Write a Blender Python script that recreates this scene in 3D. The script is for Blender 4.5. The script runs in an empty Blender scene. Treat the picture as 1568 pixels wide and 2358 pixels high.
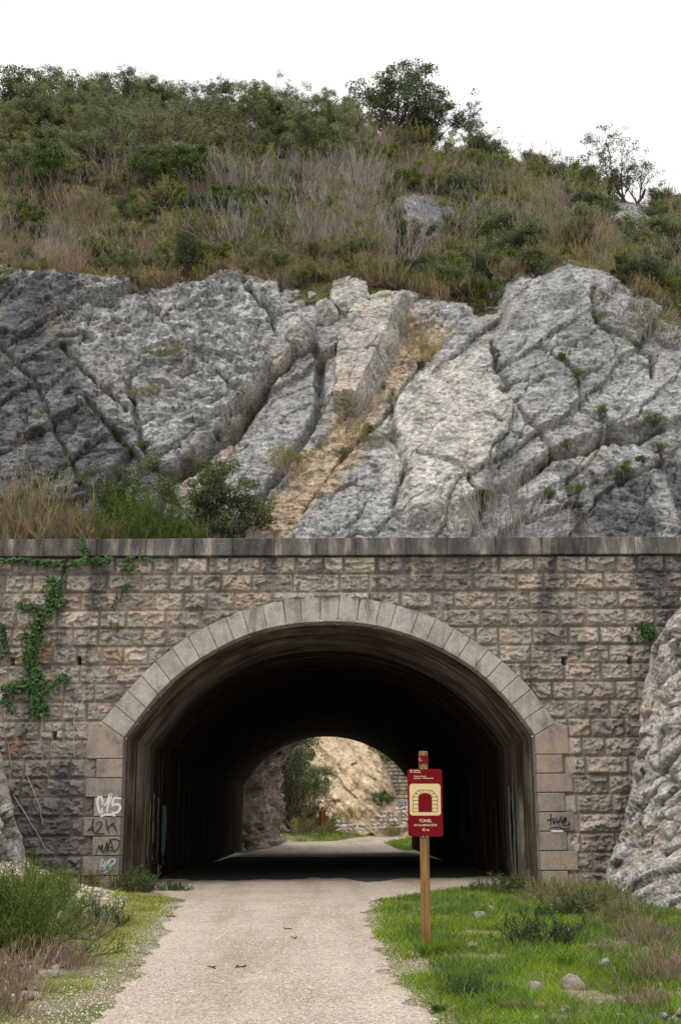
import bpy, math, numpy as np
from mathutils import Matrix, Vector
S = bpy.context.scene
# ------------------------------------------------------------------ camera
FPX, CX, CY, CAMH = 2850.0, 784.0, 1179.0, 1.55
pitch, yaw, roll = math.atan(703/FPX), -math.atan(41/FPX*0.97), math.radians(-0.4)
cam = bpy.data.cameras.new('camera'); camo = bpy.data.objects.new('camera', cam)
S.collection.objects.link(camo); S.camera = camo
cam.sensor_fit = 'VERTICAL'; cam.sensor_height = 36; cam.lens = FPX/2358*36
cam.clip_end = 3000; cam.clip_start = .1
RM = Matrix.Rotation(yaw, 4, 'Z') @ Matrix.Rotation(math.pi/2+pitch, 4, 'X') @ Matrix.Rotation(roll, 4, 'Z')
camo.matrix_world = Matrix.Translation((0, 0, CAMH)) @ RM
R3 = np.array(RM.to_3x3())
# ------------------------------------------------------------------ sky, sun, exposure
W = bpy.data.worlds.new('World'); S.world = W; W.use_nodes = True
nt = W.node_tree; bg = nt.nodes['Background']
sky = nt.nodes.new('ShaderNodeTexSky'); sky.sky_type = 'NISHITA'; sky.sun_disc = False
SUN_EL, SUN_AZ = 58, 205            # azimuth clockwise from +Y
sky.sun_elevation = math.radians(SUN_EL); sky.sun_rotation = math.radians(SUN_AZ)
sky.air_density = 1.0; sky.dust_density = 4.0
ov = nt.nodes.new('ShaderNodeMixRGB'); ov.inputs[0].default_value = .86       # closed cloud cover
ov.inputs[2].default_value = (11.2, 11.0, 10.8, 1)
nt.links.new(sky.outputs[0], ov.inputs[1]); nt.links.new(ov.outputs[0], bg.inputs[0])
bg.inputs[1].default_value = .12
sl = bpy.data.lights.new('sun', 'SUN'); sl.energy = 1.3; sl.angle = math.radians(22); sl.color = (1, .95, .88)
so = bpy.data.objects.new('sun', sl); S.collection.objects.link(so)
a_, e_ = math.radians(SUN_AZ), math.radians(SUN_EL)
sd = Vector((math.sin(a_)*math.cos(e_), math.cos(a_)*math.cos(e_), math.sin(e_)))
so.rotation_euler = sd.to_track_quat('Z', 'Y').to_euler()
S.view_settings.view_transform = 'Standard'; S.view_settings.look = 'None'
S.view_settings.exposure = 0.0; S.view_settings.gamma = 1
S.cycles.max_bounces = 5; S.cycles.diffuse_bounces = 2; S.cycles.glossy_bounces = 2
S.cycles.transmission_bounces = 2; S.cycles.transparent_max_bounces = 4
S.cycles.use_denoising = True; S.cycles.denoiser = 'OPENIMAGEDENOISE'; S.cycles.denoising_input_passes = 'RGB_ALBEDO_NORMAL'
# ------------------------------------------------------------------ numeric helpers
rng = np.random.default_rng(7)
def U(a, b, n=None): return rng.uniform(a, b, n)
def ray(px, py):
    px = np.asarray(px, float); py = np.asarray(py, float)
    v = np.stack([px-CX, CY-py, -FPX*np.ones_like(px+py)], -1)
    return v @ R3.T
def at(px, py, Y):                                    # point seen at (px,py) on the plane y=Y
    d = ray(px, py); k = np.asarray(Y)/d[..., 1]
    p = d*k[..., None]; p[..., 2] += CAMH; return p
def ground_at(px, py, z=0.):
    d = ray(px, py); k = (z-CAMH)/d[..., 2]
    p = d*k[..., None]; p[..., 2] += CAMH; return p
def proj(P):
    q = (np.asarray(P, float)-np.array([0, 0, CAMH])) @ R3
    return CX-FPX*q[..., 0]/q[..., 2], CY+FPX*q[..., 1]/q[..., 2]
def ss(x, a=0., b=1.):
    t = np.clip((x-a)/(b-a), 0, 1); return t*t*(3-2*t)
def h3(ix, iy, iz, seed):
    h = (ix.astype(np.int64)*374761393+iy.astype(np.int64)*668265263+iz.astype(np.int64)*2147483647+seed*974634777) & 0xffffffff
    h = ((h ^ (h >> 13))*1274126177) & 0xffffffff
    h = ((h ^ (h >> 16))*2246822519) & 0xffffffff
    return ((h ^ (h >> 15)) & 0xffffff)/float(0xffffff)
def vn(x, y, z=0., seed=0):
    x, y, z = np.broadcast_arrays(np.asarray(x, float), y, z)
    ix, iy, iz = np.floor(x), np.floor(y), np.floor(z)
    fx, fy, fz = x-ix, y-iy, z-iz
    fx, fy, fz = [f*f*f*(f*(f*6-15)+10) for f in (fx, fy, fz)]
    r = 0
    for a in (0, 1):
        for b in (0, 1):
            for c in (0, 1):
                r = r+h3(ix+a, iy+b, iz+c, seed)*(fx if a else 1-fx)*(fy if b else 1-fy)*(fz if c else 1-fz)
    return r*2-1
def fbm(x, y, z=0., o=4, seed=0, ridged=False):
    r, A, f = 0, 1., 1.
    for k in range(o):
        n = vn(np.asarray(x)*f, np.asarray(y)*f, np.asarray(z)*f, seed+k)
        if ridged: n = 1-2*np.abs(n)
        r = r+A*n; A *= .5; f *= 2.03
    return r/(2-2*.5**o)
def facet(u, v, seed, tilt=1.):                       # blocky broken-rock relief: tilted plates with cracks between
    u = np.asarray(u, float); v = np.asarray(v, float)
    iu, iv = np.floor(u), np.floor(v)
    f1 = np.full(u.shape, 9.); f2 = np.full(u.shape, 9.); H = np.zeros(u.shape)
    for a in (-1, 0, 1):
        for b in (-1, 0, 1):
            cu, cv = iu+a, iv+b
            pu = cu+.1+.8*h3(cu, cv, cu*0, seed); pv = cv+.1+.8*h3(cu, cv, cu*0+1, seed)
            d = np.hypot(u-pu, v-pv)
            hh = (h3(cu, cv, cu*0+2, seed)-.5)+tilt*((u-pu)*(h3(cu, cv, cu*0+3, seed)-.5)*2+(v-pv)*(h3(cu, cv, cu*0+4, seed)-.65)*2)
            c = d < f1
            f2 = np.where(c, f1, np.minimum(f2, d)); H = np.where(c, hh, H); f1 = np.where(c, d, f1)
    return H, f2-f1
def pdist(px, py, pts):                               # distance to a polyline
    d = np.full(np.shape(px), 1e9)
    for (x0, y0), (x1, y1) in zip(pts[:-1], pts[1:]):
        dx, dy = x1-x0, y1-y0; t = np.clip(((px-x0)*dx+(py-y0)*dy)/(dx*dx+dy*dy+1e-9), 0, 1)
        d = np.minimum(d, np.hypot(px-x0-t*dx, py-y0-t*dy))
    return d
def pin(px, py, poly):
    r = np.zeros(np.shape(px), bool); n = len(poly)
    for i in range(n):
        x0, y0 = poly[i]; x1, y1 = poly[(i+1) % n]
        if y0 == y1: continue
        c = ((y0 > py) != (y1 > py)) & (px < (x1-x0)*(py-y0)/(y1-y0)+x0); r ^= c
    return r
def psd(px, py, poly):                                # signed distance, positive inside
    d = pdist(px, py, list(poly)+[poly[0]]); return np.where(pin(px, py, poly), d, -d)
def ip(x, pts):
    a = np.array(pts, float); return np.interp(x, a[:, 0], a[:, 1])
# ------------------------------------------------------------------ objects
COL = S.collection
def link(o, parent):
    COL.objects.link(o)
    if parent is not None: o.parent = parent
    return o
def mk(name, V, F, mat, parent=None, smooth=False, col=None, v=None):
    V = np.ascontiguousarray(V, dtype=np.float32).reshape(-1, 3); F = np.ascontiguousarray(F, dtype=np.int32)
    me = bpy.data.meshes.new(name); k = F.shape[1]
    me.vertices.add(len(V)); me.vertices.foreach_set('co', V.ravel())
    me.loops.add(F.size); me.loops.foreach_set('vertex_index', F.ravel())
    me.polygons.add(len(F)); me.polygons.foreach_set('loop_start', np.arange(0, F.size, k, dtype=np.int32))
    me.polygons.foreach_set('loop_total', np.full(len(F), k, dtype=np.int32))
    if smooth: me.polygons.foreach_set('use_smooth', np.ones(len(F), bool))
    me.update(calc_edges=True)
    if col is not None:
        c = np.ones((len(V), 4), np.float32); c[:, :3] = col
        me.attributes.new('col', 'FLOAT_COLOR', 'POINT').data.foreach_set('color', c.ravel())
    if v is not None:
        me.attributes.new('v', 'FLOAT', 'POINT').data.foreach_set('value', np.asarray(v, np.float32).ravel())
    me.materials.append(mat)
    return link(bpy.data.objects.new(name, me), parent)
class Acc:                                            # collects quads into one mesh
    def __init__(s): s.V, s.F, s.v, s.n = [], [], [], 0
    def add(s, V, F, v=None):
        V = np.asarray(V, float).reshape(-1, 3); s.V.append(V); s.F.append(np.asarray(F)+s.n); s.n += len(V)
        s.v.append(np.full(len(V), .5) if v is None else np.broadcast_to(v, (len(V),)))
    def build(s, name, mat, parent=None, smooth=False):
        return mk(name, np.concatenate(s.V), np.concatenate(s.F), mat, parent, smooth, v=np.concatenate(s.v))
def grid_faces(nr, nc):
    i = np.arange(nr-1)[:, None]*nc+np.arange(nc-1)[None]
    return np.stack([i, i+1, i+nc+1, i+nc], -1).reshape(-1, 4)
def tag(o, label=None, cat=None, group=None, kind=None):
    if label: o['label'] = label
    if cat: o['category'] = cat
    if group: o['group'] = group
    if kind: o['kind'] = kind
    return o
def empty(name, loc, rz=0, sc=1):
    o = bpy.data.objects.new(name, None); COL.objects.link(o); o.location = [float(q) for q in loc]
    o.rotation_euler = (0, 0, rz); o.scale = (sc, sc, sc) if np.isscalar(sc) else sc; o.empty_display_size = .2
    return o
def dup(root, loc, rz, sc, label=None, group=None, cat=None):
    r = root.copy(); COL.objects.link(r); r.location = [float(q) for q in loc]; r.rotation_euler = (0, 0, rz)
    r.scale = (sc, sc, sc) if np.isscalar(sc) else sc
    for ch in list(root.children):
        c = ch.copy(); COL.objects.link(c); c.parent = r
    if label: r['label'] = label
    if group: r['group'] = group
    elif 'group' in r: del r['group']
    if cat: r['category'] = cat
    return r
def boxv(c, s, R=None):
    c = np.array(c, float); s = np.array(s, float)/2
    V = np.array([(x, y, z) for z in (-1, 1) for y in (-1, 1) for x in (-1, 1)], float)*s
    if R is not None: V = V @ np.asarray(R).T
    return V+c, np.array([(0, 2, 3, 1), (4, 5, 7, 6), (0, 1, 5, 4), (2, 6, 7, 3), (0, 4, 6, 2), (1, 3, 7, 5)])
def tubes(P, R, sides=4):                             # P (N,K,3), R (N,K)
    P = np.asarray(P, float); R = np.asarray(R, float); N, K, _ = P.shape
    d = P[:, -1]-P[:, 0]; d = d/(np.linalg.norm(d, axis=1, keepdims=True)+1e-9)
    a = np.cross(d, np.where(np.abs(d[:, 2:3]) > .9, [[1., 0, 0]], [[0, 0, 1.]])); a /= np.linalg.norm(a, axis=1, keepdims=True)+1e-9
    b = np.cross(d, a)
    th = np.arange(sides)*2*math.pi/sides
    o = a[:, None, None]*np.cos(th)[None, None, :, None]+b[:, None, None]*np.sin(th)[None, None, :, None]
    V = P[:, :, None]+o*R[:, :, None, None]
    base = (np.arange(N)*K*sides)[:, None, None]; k = (np.arange(K-1)*sides)[None, :, None]; s = np.arange(sides)[None, None]
    s2 = (s+1) % sides; i = base+k
    F = np.stack([i+s, i+s2, i+sides+s2, i+sides+s], -1).reshape(-1, 4)
    return V.reshape(-1, 3), F
def nrm(a): return a/(np.linalg.norm(a, axis=-1, keepdims=True)+1e-9)
def rv(n): return nrm(rng.normal(size=(n, 3)))
def leafquads(C, size, asp=.5, flat=0., nr=None):
    n = len(C); a = rv(n); b = rv(n)
    if flat: a[:, 2] *= 1-flat; b[:, 2] *= 1-flat
    a = nrm(a); b = nrm(b-a*(a*b).sum(1, keepdims=True))
    if nr is not None:                                # leaves facing along nr
        w = nrm(nr+rng.normal(size=(n, 3))*.45); a = nrm(a-w*(a*w).sum(1, keepdims=True)); b = np.cross(w, a)
    s = (size*U(.6, 1.3, n))[:, None]
    V = np.stack([C-a*s*.5, C+b*s*asp*.5, C+a*s*.5, C-b*s*asp*.5], 1)
    return V.reshape(-1, 3), np.arange(n*4).reshape(-1, 4), np.repeat(U(0, 1, n), 4)
def grow(P, R, n, L, spread, up, K=5, t0=.3, rs=.6, wob=.25, tip=.35):
    idx = rng.integers(len(P), size=n); t = U(t0, 1, n)*(P.shape[1]-1.001); k = t.astype(int); f = (t-k)[:, None]
    p = P[idx, k]*(1-f)+P[idx, k+1]*f; d = nrm(P[idx, k+1]-P[idx, k]); r0 = (R[idx, k]*(1-f[:, 0])+R[idx, k+1]*f[:, 0])*rs
    d = nrm(d+spread*rv(n)+np.array([0, 0, up])); l = L*U(.6, 1.25, n)/(K-1)
    out = [p]
    for j in range(K-1):
        d = nrm(d+wob*rv(n)+np.array([0, 0, up*.25])); out.append(out[-1]+d*l[:, None])
    return np.stack(out, 1), r0[:, None]*np.linspace(1, tip, K)[None]
# ------------------------------------------------------------------ materials
def newmat(name, rough=.9, spec=.25):
    m = bpy.data.materials.new(name); m.use_nodes = True; n = m.node_tree
    p = n.nodes['Principled BSDF']; p.inputs['Roughness'].default_value = rough
    p.inputs['Specular IOR Level'].default_value = spec
    return m, n, p
def N_(n, t, **kw):
    q = n.nodes.new('ShaderNode'+t)
    for k, v in kw.items():
        if k in q.inputs.keys(): q.inputs[k].default_value = v
        else: setattr(q, k, v)
    return q
def coords(n, scale=(1, 1, 1), rot=(0, 0, 0)):
    tc = N_(n, 'TexCoord'); mp = N_(n, 'Mapping'); mp.inputs['Scale'].default_value = scale; mp.inputs['Rotation'].default_value = rot
    n.links.new(tc.outputs['Object'], mp.inputs[0]); return mp.outputs[0]
def noise(n, co, sc, det=6, rough=.6, dist=0.):
    q = N_(n, 'TexNoise', Scale=sc, Detail=det, Roughness=rough, Distortion=dist); n.links.new(co, q.inputs['Vector']); return q.outputs['Fac']
def ramp(n, fac, stops, interp='LINEAR'):
    q = N_(n, 'ValToRGB'); e = q.color_ramp.elements; q.color_ramp.interpolation = interp
    while len(e) < len(stops): e.new(.5)
    for i, (p, c) in enumerate(stops):
        e[i].position = p; e[i].color = (*(c if hasattr(c, '__len__') else (c, c, c)), 1)
    n.links.new(fac, q.inputs[0]); return q.outputs[0]
def mix(n, a, b, fac, mode='MIX'):
    q = N_(n, 'MixRGB', blend_type=mode)
    for s, x in ((q.inputs[0], fac), (q.inputs[1], a), (q.inputs[2], b)):
        if hasattr(x, 'links'): n.links.new(x, s)
        elif hasattr(x, '__len__'): s.default_value = (*x, 1)
        else: s.default_value = x
    return q.outputs[0]
def bump(n, p, h, dist, strength=1., prev=None):
    q = N_(n, 'Bump', Strength=strength, Distance=dist); n.links.new(h, q.inputs['Height'])
    if prev is not None: n.links.new(prev, q.inputs['Normal'])
    n.links.new(q.outputs[0], p.inputs['Normal']); return q.outputs[0]
def attr(n, name, out): q = N_(n, 'Attribute', attribute_name=name); return q.outputs[out]
def m_rock(name, tint=(1, 1, 1), fine=1., speck=.5):
    m, n, p = newmat(name, .92, .2); co = coords(n)
    c = attr(n, 'col', 'Color')
    c = mix(n, c, ramp(n, noise(n, co, 1.6*fine, 8, .7), [(.32, .5), (.5, 1.), (.68, 1.4)]), 1., 'MULTIPLY')
    c = mix(n, c, ramp(n, noise(n, coords(n, (1, 1, 1.9)), 7.5*fine, 7, .75, .5), [(.36, .30), (.5, 1.), (.62, 1.5)]), .95, 'MULTIPLY')
    c = mix(n, c, (*[.62*t for t in tint],), ramp(n, noise(n, co, 30*fine, 3, .6), [(.6, 0.), (.72, speck)]))
    n.links.new(c, p.inputs['Base Color'])
    b = bump(n, p, noise(n, coords(n, (1, 1, 1.8)), 5*fine, 8, .72, .4), .11/fine)
    bump(n, p, noise(n, co, 20*fine, 5, .7), .045/fine, 1., b)
    return m
M_cliff = m_rock('limestone_cliff')
M_stone = m_rock('limestone_block', fine=2.0)
def m_leaf(name, c1, c2, trans=.25, rough=.6):
    m, n, p = newmat(name, rough, .3); v = attr(n, 'v', 'Fac')
    c = mix(n, c1, c2, v); co = coords(n)
    c = mix(n, c, ramp(n, noise(n, co, 1.2, 3), [(.3, .6), (.7, 1.35)]), 1., 'MULTIPLY')
    oi = N_(n, 'ObjectInfo'); c = mix(n, c, ramp(n, oi.outputs['Random'], [(0, (.78, .8, .8)), (1, (1.25, 1.15, 1.1))]), 1., 'MULTIPLY')
    n.links.new(c, p.inputs['Base Color'])
    t = N_(n, 'BsdfTranslucent'); n.links.new(c, t.inputs[0]); x = N_(n, 'MixShader'); x.inputs[0].default_value = trans
    n.links.new(p.outputs[0], x.inputs[1]); n.links.new(t.outputs[0], x.inputs[2])
    n.links.new(x.outputs[0], n.nodes['Material Output'].inputs[0]); return m
ML = dict(
 oak=m_leaf('holm_oak_leaf', (.045, .07, .025), (.17, .22, .10)),
 olive=m_leaf('olive_grey_leaf', (.12, .15, .06), (.29, .33, .16)),
 dark=m_leaf('dark_leaf', (.02, .045, .02), (.08, .13, .05)),
 juniper=m_leaf('juniper_leaf', (.03, .065, .014), (.11, .19, .045)),
 weed=m_leaf('weed_leaf', (.05, .10, .025), (.16, .26, .07)),
 broom=m_leaf('broom_leaf', (.07, .12, .02), (.26, .32, .06)),
 bright=m_leaf('bright_leaf', (.055, .12, .02), (.19, .30, .06)),
 dry=m_leaf('dry_twig', (.16, .115, .085), (.50, .39, .29), .1),
 grey=m_leaf('grey_twig', (.17, .15, .14), (.50, .46, .43), .1),
 bark=m_leaf('bark', (.035, .028, .022), (.085, .07, .055), 0., .9),
 ivy=m_leaf('ivy_leaf', (.012, .04, .01), (.06, .15, .03), .15, .45),
 grass=m_leaf('grass_blade', (.07, .17, .006), (.26, .39, .02), .3), moss=m_leaf('short_yellow_grass', (.18, .25, .015), (.42, .46, .06), .3),
 sedge=m_leaf('blue_green_blade', (.04, .10, .025), (.15, .26, .06), .3),
 straw=m_leaf('straw_blade', (.22, .18, .08), (.45, .38, .20), .3),
 yellow=m_leaf('yellow_green_leaf', (.14, .17, .02), (.34, .33, .05), .3),
 red=m_leaf('reddish_twig', (.10, .035, .03), (.22, .09, .07), .1))
def m_gravel(name, cols, sc, bd):
    m, n, p = newmat(name, .95, .15); co = coords(n)
    vo = N_(n, 'TexVoronoi', Scale=sc, Randomness=1.); n.links.new(co, vo.inputs['Vector'])
    sep = N_(n, 'SeparateColor'); n.links.new(vo.outputs['Color'], sep.inputs[0])
    c = ramp(n, sep.outputs[0], cols)
    c = mix(n, c, ramp(n, noise(n, co, .7, 6, .65), [(.3, (.86, .83, .78)), (.55, (1, 1, 1)), (.75, (1.08, 1.05, 1.02))]), 1., 'MULTIPLY')
    c = mix(n, c, ramp(n, noise(n, coords(n, (1.1, .10, 1)), 1., 5, .55), [(.36, (.80, .77, .72)), (.5, (1., .99, .98)), (.64, (1.10, 1.09, 1.08))]), 1., 'MULTIPLY')
    c = mix(n, c, ramp(n, noise(n, co, 9, 4, .7), [(.35, .82), (.6, 1.08)]), .8, 'MULTIPLY')
    c = mix(n, c, ramp(n, vo.outputs['Distance'], [(.0, 1.), (.75, .62)]), .8, 'MULTIPLY')
    n.links.new(c, p.inputs['Base Color'])
    bump(n, p, vo.outputs['Distance'], bd, -1.); return m
M_gravel = m_gravel('pale_gravel', [(0, (.33, .26, .20)), (.35, (.55, .46, .38)), (.7, (.66, .575, .495)), (1, (.84, .77, .69))], 62, .012)
# ------------------------------------------------------------------ ground and path
BP = [(-40, 0), (30, 0), (34, -.03), (72, -.35), (90, -.30), (106, -.1), (120, .2), (150, 1.2), (400, 6)]
def base(Y): return ip(Y, BP)
def gpts(L, z=0.): return [tuple(ground_at(x, y, z)[:2]) for x, y in L]
TXL = float(at(287, 1699, 30.)[0]); TXR = float(at(1230, 1694, 30.)[0])
lp = gpts([(215, 2358), (330, 2230), (392, 2120), (425, 2070)]); rp = gpts([(990, 2358), (915, 2270), (868, 2180), (842, 2100), (862, 2072)])
LX = [(-5, lp[0][0]-1.6)]+[(p[1], p[0]) for p in lp]+[(28.0, TXL+1.1), (30, TXL+.35), (72, TXL+.3), (80, -3.9), (92, -3.1), (95, -2.9), (97.5, .7), (106, 2.6), (120, 7.7), (150, 20)]
RX = [(-5, rp[0][0]+1.5)]+[(p[1], p[0]) for p in rp]+[(28.6, TXR-2.2), (30, TXR-.6), (34, TXR-.3), (71, TXR-.3), (73, 4.4), (92, 4.2), (106, 7), (120, 13), (150, 26)]
def pl(Y): return ip(Y, LX)
def pr(Y): return ip(Y, RX)
def gz(x, Y, fine=True):
    x, Y = np.broadcast_arrays(np.asarray(x, float), np.asarray(Y, float))
    b = base(Y); l = pl(Y)-x; r = x-pr(Y)
    near = 1-ss(Y, 28.5, 30.)
    e = ss(l, .4, 3.4)*.42*near+np.clip(l-2.2, 0, 9)*.30*near+ss(r, 2.2, 6.5)*.22*near+np.clip(r-6.5, 0, 9)*.35*near
    far = ss(Y, 73, 84)
    e = e+far*(np.clip(l-.6, 0, 30)*.16+np.clip(r-.6, 0, 30)*.10)
    off = np.maximum(l, r)
    if fine: e = e+ss(off, .15, 1.2)*(.05*fbm(x*.9, Y*.9, 0, 4, 31)+.03*fbm(x*4, Y*4, 0, 3, 33))*(near+far)
    return b-.014*(1-ss(off, .02, .35))+e
def m_ground():
    m, n, p = newmat('verge_soil', .95, .15); co = coords(n)
    big = noise(n, co, .9, 6, .7); f = noise(n, co, 26, 6, .8)
    c = ramp(n, f, [(.28, (.12, .10, .07)), (.45, (.27, .23, .15)), (.58, (.45, .38, .30)), (.75, (.62, .55, .47))])
    g = ramp(n, noise(n, co, 40, 4, .8), [(.3, (.05, .09, .012)), (.7, (.20, .26, .05))])
    c = mix(n, c, g, ramp(n, big, [(.44, 0.), (.56, .8)])); n.links.new(c, p.inputs['Base Color'])
    bump(n, p, f, .03); return m
M_ground = m_ground()
def lin(*segs): return np.concatenate([np.arange(a, b, s) for a, b, s in segs])
gx = lin((-600, -60, 60), (-60, -14, 4), (-14, 14, .16), (14, 60, 4), (60, 601, 60)); gy = lin((-30, 6, 2), (6, 30, .16), (30, 74, 1.), (74, 124, .8), (124, 200, 8), (200, 3000, 200))
GX, GY = np.meshgrid(gx, gy); GZ = gz(GX, GY)
tag(mk('ground', np.stack([GX, GY, GZ], -1), grid_faces(len(gy), len(gx)), M_ground, smooth=True), kind='structure')
py_ = lin((-5, 30, .12), (30, 74, .8), (74, 150, .5)); s_ = np.linspace(0, 1, 60)
L_ = pl(py_)+.16*fbm(py_*2.2, 0, 0, 4, 5)*(1-ss(py_, 28, 30)); R_ = pr(py_)+.2*fbm(py_*2.2, 9, 0, 4, 6)*(1-ss(py_, 28, 30))
PX = L_[:, None]*(1-s_)+R_[:, None]*s_; PY = np.repeat(py_[:, None], 60, 1)
PZ = base(PY)+.012*fbm(PX*1.2, PY*1.2, 0, 3, 8)*(1-ss(PY, 26, 30))+.002
PZ[:, 0] -= .012; PZ[:, -1] -= .012
tag(mk('gravel_path', np.stack([PX, PY, PZ], -1), grid_faces(*PX.shape), M_gravel, smooth=True), kind='structure')
def m_floor_shade():
    m, n, p = newmat('painted_floor_shade', .95, .1); co = coords(n)  # dark base colour stands in for the shade inside the tunnel
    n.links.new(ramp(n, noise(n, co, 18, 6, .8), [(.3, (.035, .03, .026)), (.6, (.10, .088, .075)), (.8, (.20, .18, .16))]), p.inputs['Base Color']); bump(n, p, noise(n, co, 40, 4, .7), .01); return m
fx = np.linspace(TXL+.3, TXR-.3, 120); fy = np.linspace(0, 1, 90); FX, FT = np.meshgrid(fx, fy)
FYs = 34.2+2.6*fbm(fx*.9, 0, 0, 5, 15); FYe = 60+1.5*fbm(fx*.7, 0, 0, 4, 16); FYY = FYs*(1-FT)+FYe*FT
tag(mk('tunnel_floor_shade', np.stack([FX, FYY, base(FYY)+.014], -1), grid_faces(90, 120), m_floor_shade(), smooth=True), kind='structure')  # thin sheet added over the gravel, tunnel shade painted into its colour
# ------------------------------------------------------------------ cliff and hillside (one continuous slope)
BND = [(-900, 640), (0, 640), (130, 655), (240, 672), (350, 672), (440, 655), (560, 650), (640, 655), (740, 662), (800, 640), (850, 645), (920, 672), (1000, 690), (1100, 718), (1150, 690), (1170, 640), (1240, 622), (1310, 605), (1400, 640), (1480, 690), (1568, 735), (2500, 800)]
SKY = [(-900, 380), (0, 285), (150, 250), (350, 265), (550, 285), (750, 305), (900, 325), (1050, 355), (1150, 385), (1300, 425), (1400, 452), (1480, 475), (1568, 500), (2500, 560)]
def hill_t(px, py): b, s = ip(px, BND), ip(px, SKY); return (b-py)/(b-s)
def slopeY(px, py):
    b = ip(px, BND); s = ip(px, SKY); c = np.clip((1300-py)/(1300-b), 0, 1)
    t = np.clip((b-py)/(b-s), 0, 1)
    return 31.4+6.2*c**1.15+26*(.35*t+.65*t**1.6)
nC = np.array([0, -.95, .31])
CR = [([(667, 820), (619, 868), (579, 928), (533, 984), (483, 1029), (443, 1064), (382, 1109)], 9, .55),
 ([(746, 817), (744, 913), (729, 963), (704, 1004), (640, 1090), (573, 1195), (550, 1240)], 7, .4),
 ([(1408, 969), (1358, 1020), (1272, 1030), (1197, 1085), (1131, 1125), (1106, 1161)], 8, .6),
 ([(1131, 778), (1141, 854), (1171, 884), (1151, 909), (1197, 944), (1207, 964), (1247, 984), (1272, 1030)], 6, .35),
 ([(1358, 687), (1373, 743), (1504, 813), (1504, 850)], 6, .3), ([(1217, 1166), (1282, 1140), (1347, 1135)], 6, .35),
 ([(1530, 960), (1478, 988), (1408, 972)], 7, .45), ([(1430, 1095), (1473, 1065), (1530, 1040)], 9, .45),
 ([(1090, 975), (1131, 980), (1200, 1005)], 4, .2), ([(206, 938), (282, 1024), (302, 1044)], 7, .35),
 ([(300, 900), (312, 933), (327, 1034), (352, 1069), (385, 1106)], 7, .4), ([(150, 830), (206, 880), (300, 960)], 6, .25),
 ([(905, 900), (900, 1000), (930, 1090), (900, 1180)], 7, .25), ([(560, 660), (610, 720), (640, 790)], 6, .3), ([(0, 820), (90, 900), (130, 1000), (200, 1150)], 6, .22),
 ([(330, 700), (400, 780), (500, 870), (560, 930)], 5, .18), ([(1003, 800), (950, 870), (880, 960), (800, 1040), (700, 1170)], 5, .22),
 ([(960, 1060), (1060, 1090), (1110, 1150)], 5, .2), ([(1250, 800), (1330, 860), (1340, 930), (1400, 965)], 5, .22)]
SLABS = [([(382, 1109), (443, 1064), (533, 984), (619, 868), (667, 820), (724, 777), (746, 817), (744, 913), (729, 963), (704, 1004), (640, 1090), (573, 1195), (555, 1300), (330, 1300)], -.55, 7),
 ([(0, 600), (640, 640), (667, 815), (579, 925), (483, 1025), (385, 1104), (300, 1050), (200, 1170), (-300, 1200), (-300, 600)], .45, 8),
 ([(1010, 740), (960, 800), (880, 905), (760, 1085), (640, 1300), (545, 1300), (640, 1110), (760, 985), (880, 830), (940, 750)], -.22, 7),
 ([(1106, 1161), (1197, 1085), (1272, 1030), (1408, 969), (1568, 950), (1900, 950), (1900, 1300), (1060, 1300)], -.5, 7),
 ([(895, 930), (1000, 840), (1131, 785), (1141, 854), (1160, 900), (1197, 944), (1110, 1150), (940, 1220), (900, 1100)], .38, 16),
 ([(1150, 690), (1200, 640), (1310, 600), (1420, 640), (1390, 690), (1300, 700), (1160, 760)], .35, 22)]
px = np.arange(-420, 2000, 2.6); py = np.arange(540, 1320, 2.6); PX, PY = np.meshgrid(px, py)
P = at(PX, PY, slopeY(PX, PY))
wx, wz = P[..., 0], P[..., 2]*1.12
wob = .35*fbm(wx*.8, wz*.8, 0, 4, 50); wob2 = .35*fbm(wx*.8, wz*.8, 5, 4, 51)
ca, sa = math.cos(math.radians(48)), math.sin(math.radians(48))
su, sv = (wx*ca+wz*sa)+wob, (-wx*sa+wz*ca)+wob2           # along / across the bedding
smooth_ = np.clip(ss(psd(PX, PY, SLABS[4][0]), -30, 60)+ss(psd(PX, PY, SLABS[2][0]), -5, 12)*.7+ss(psd(PX, PY, SLABS[5][0]), 0, 25)+.6*ss(psd(PX, PY, SLABS[0][0]), 0, 20), 0, 1)
rough = 1-.72*smooth_
f1, e1 = facet(su*.13, sv*.60, 11, 1.3); f2, e2 = facet(su*.62+.3*wob, sv*1.25, 12); f3, e3 = facet(wx*1.5+wob, wz*2.8+wob2, 13, 1.5)
f4, e4 = facet(wx*4.+wob*2, wz*7.+wob2*2, 14, 1.8)
knob = ss(psd(PX+20*wob, PY+20*wob2, SLABS[1][0]), -10, 30)*ss(-(PY-1.1*PX), -760, -300)
hh = .36*fbm(wx*.22, wz*.22, 0, 3, 52)+rough*(.27*f1+.10*f2+.055*f3*(1+1.9*knob)+.032*f4*(1+1.6*knob))+.02*smooth_*(f3+f4)+.05*fbm(su*.5, sv*2.6, 0, 5, 53, True)+.075*fbm(wx*1.8, wz*3.6, 0, 6, 58, True)
hh -= (.25+.75*rough)*(.17*np.exp(-(e1/.014)**2)*ss(fbm(wx*.6, wz*.6, 3, 3, 59), -.35, .15)+.07*np.exp(-(e2/.025)**2))+rough*.04*np.exp(-(e3/.05)**2)
wpx = PX+12*wob+5*fbm(wx*3, wz*3, 0, 3, 55); wpy = PY+12*wob2+5*fbm(wx*3, wz*3, 7, 3, 56)
hh += .45*ss(psd(wpx, wpy, SLABS[0][0]), 8, 22)+.12*ss(psd(wpx, wpy, SLABS[4][0]), 0, 60)
for poly, a, w in SLABS: hh += a*ss(psd(wpx, wpy, poly), -w*.3, w)
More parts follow.
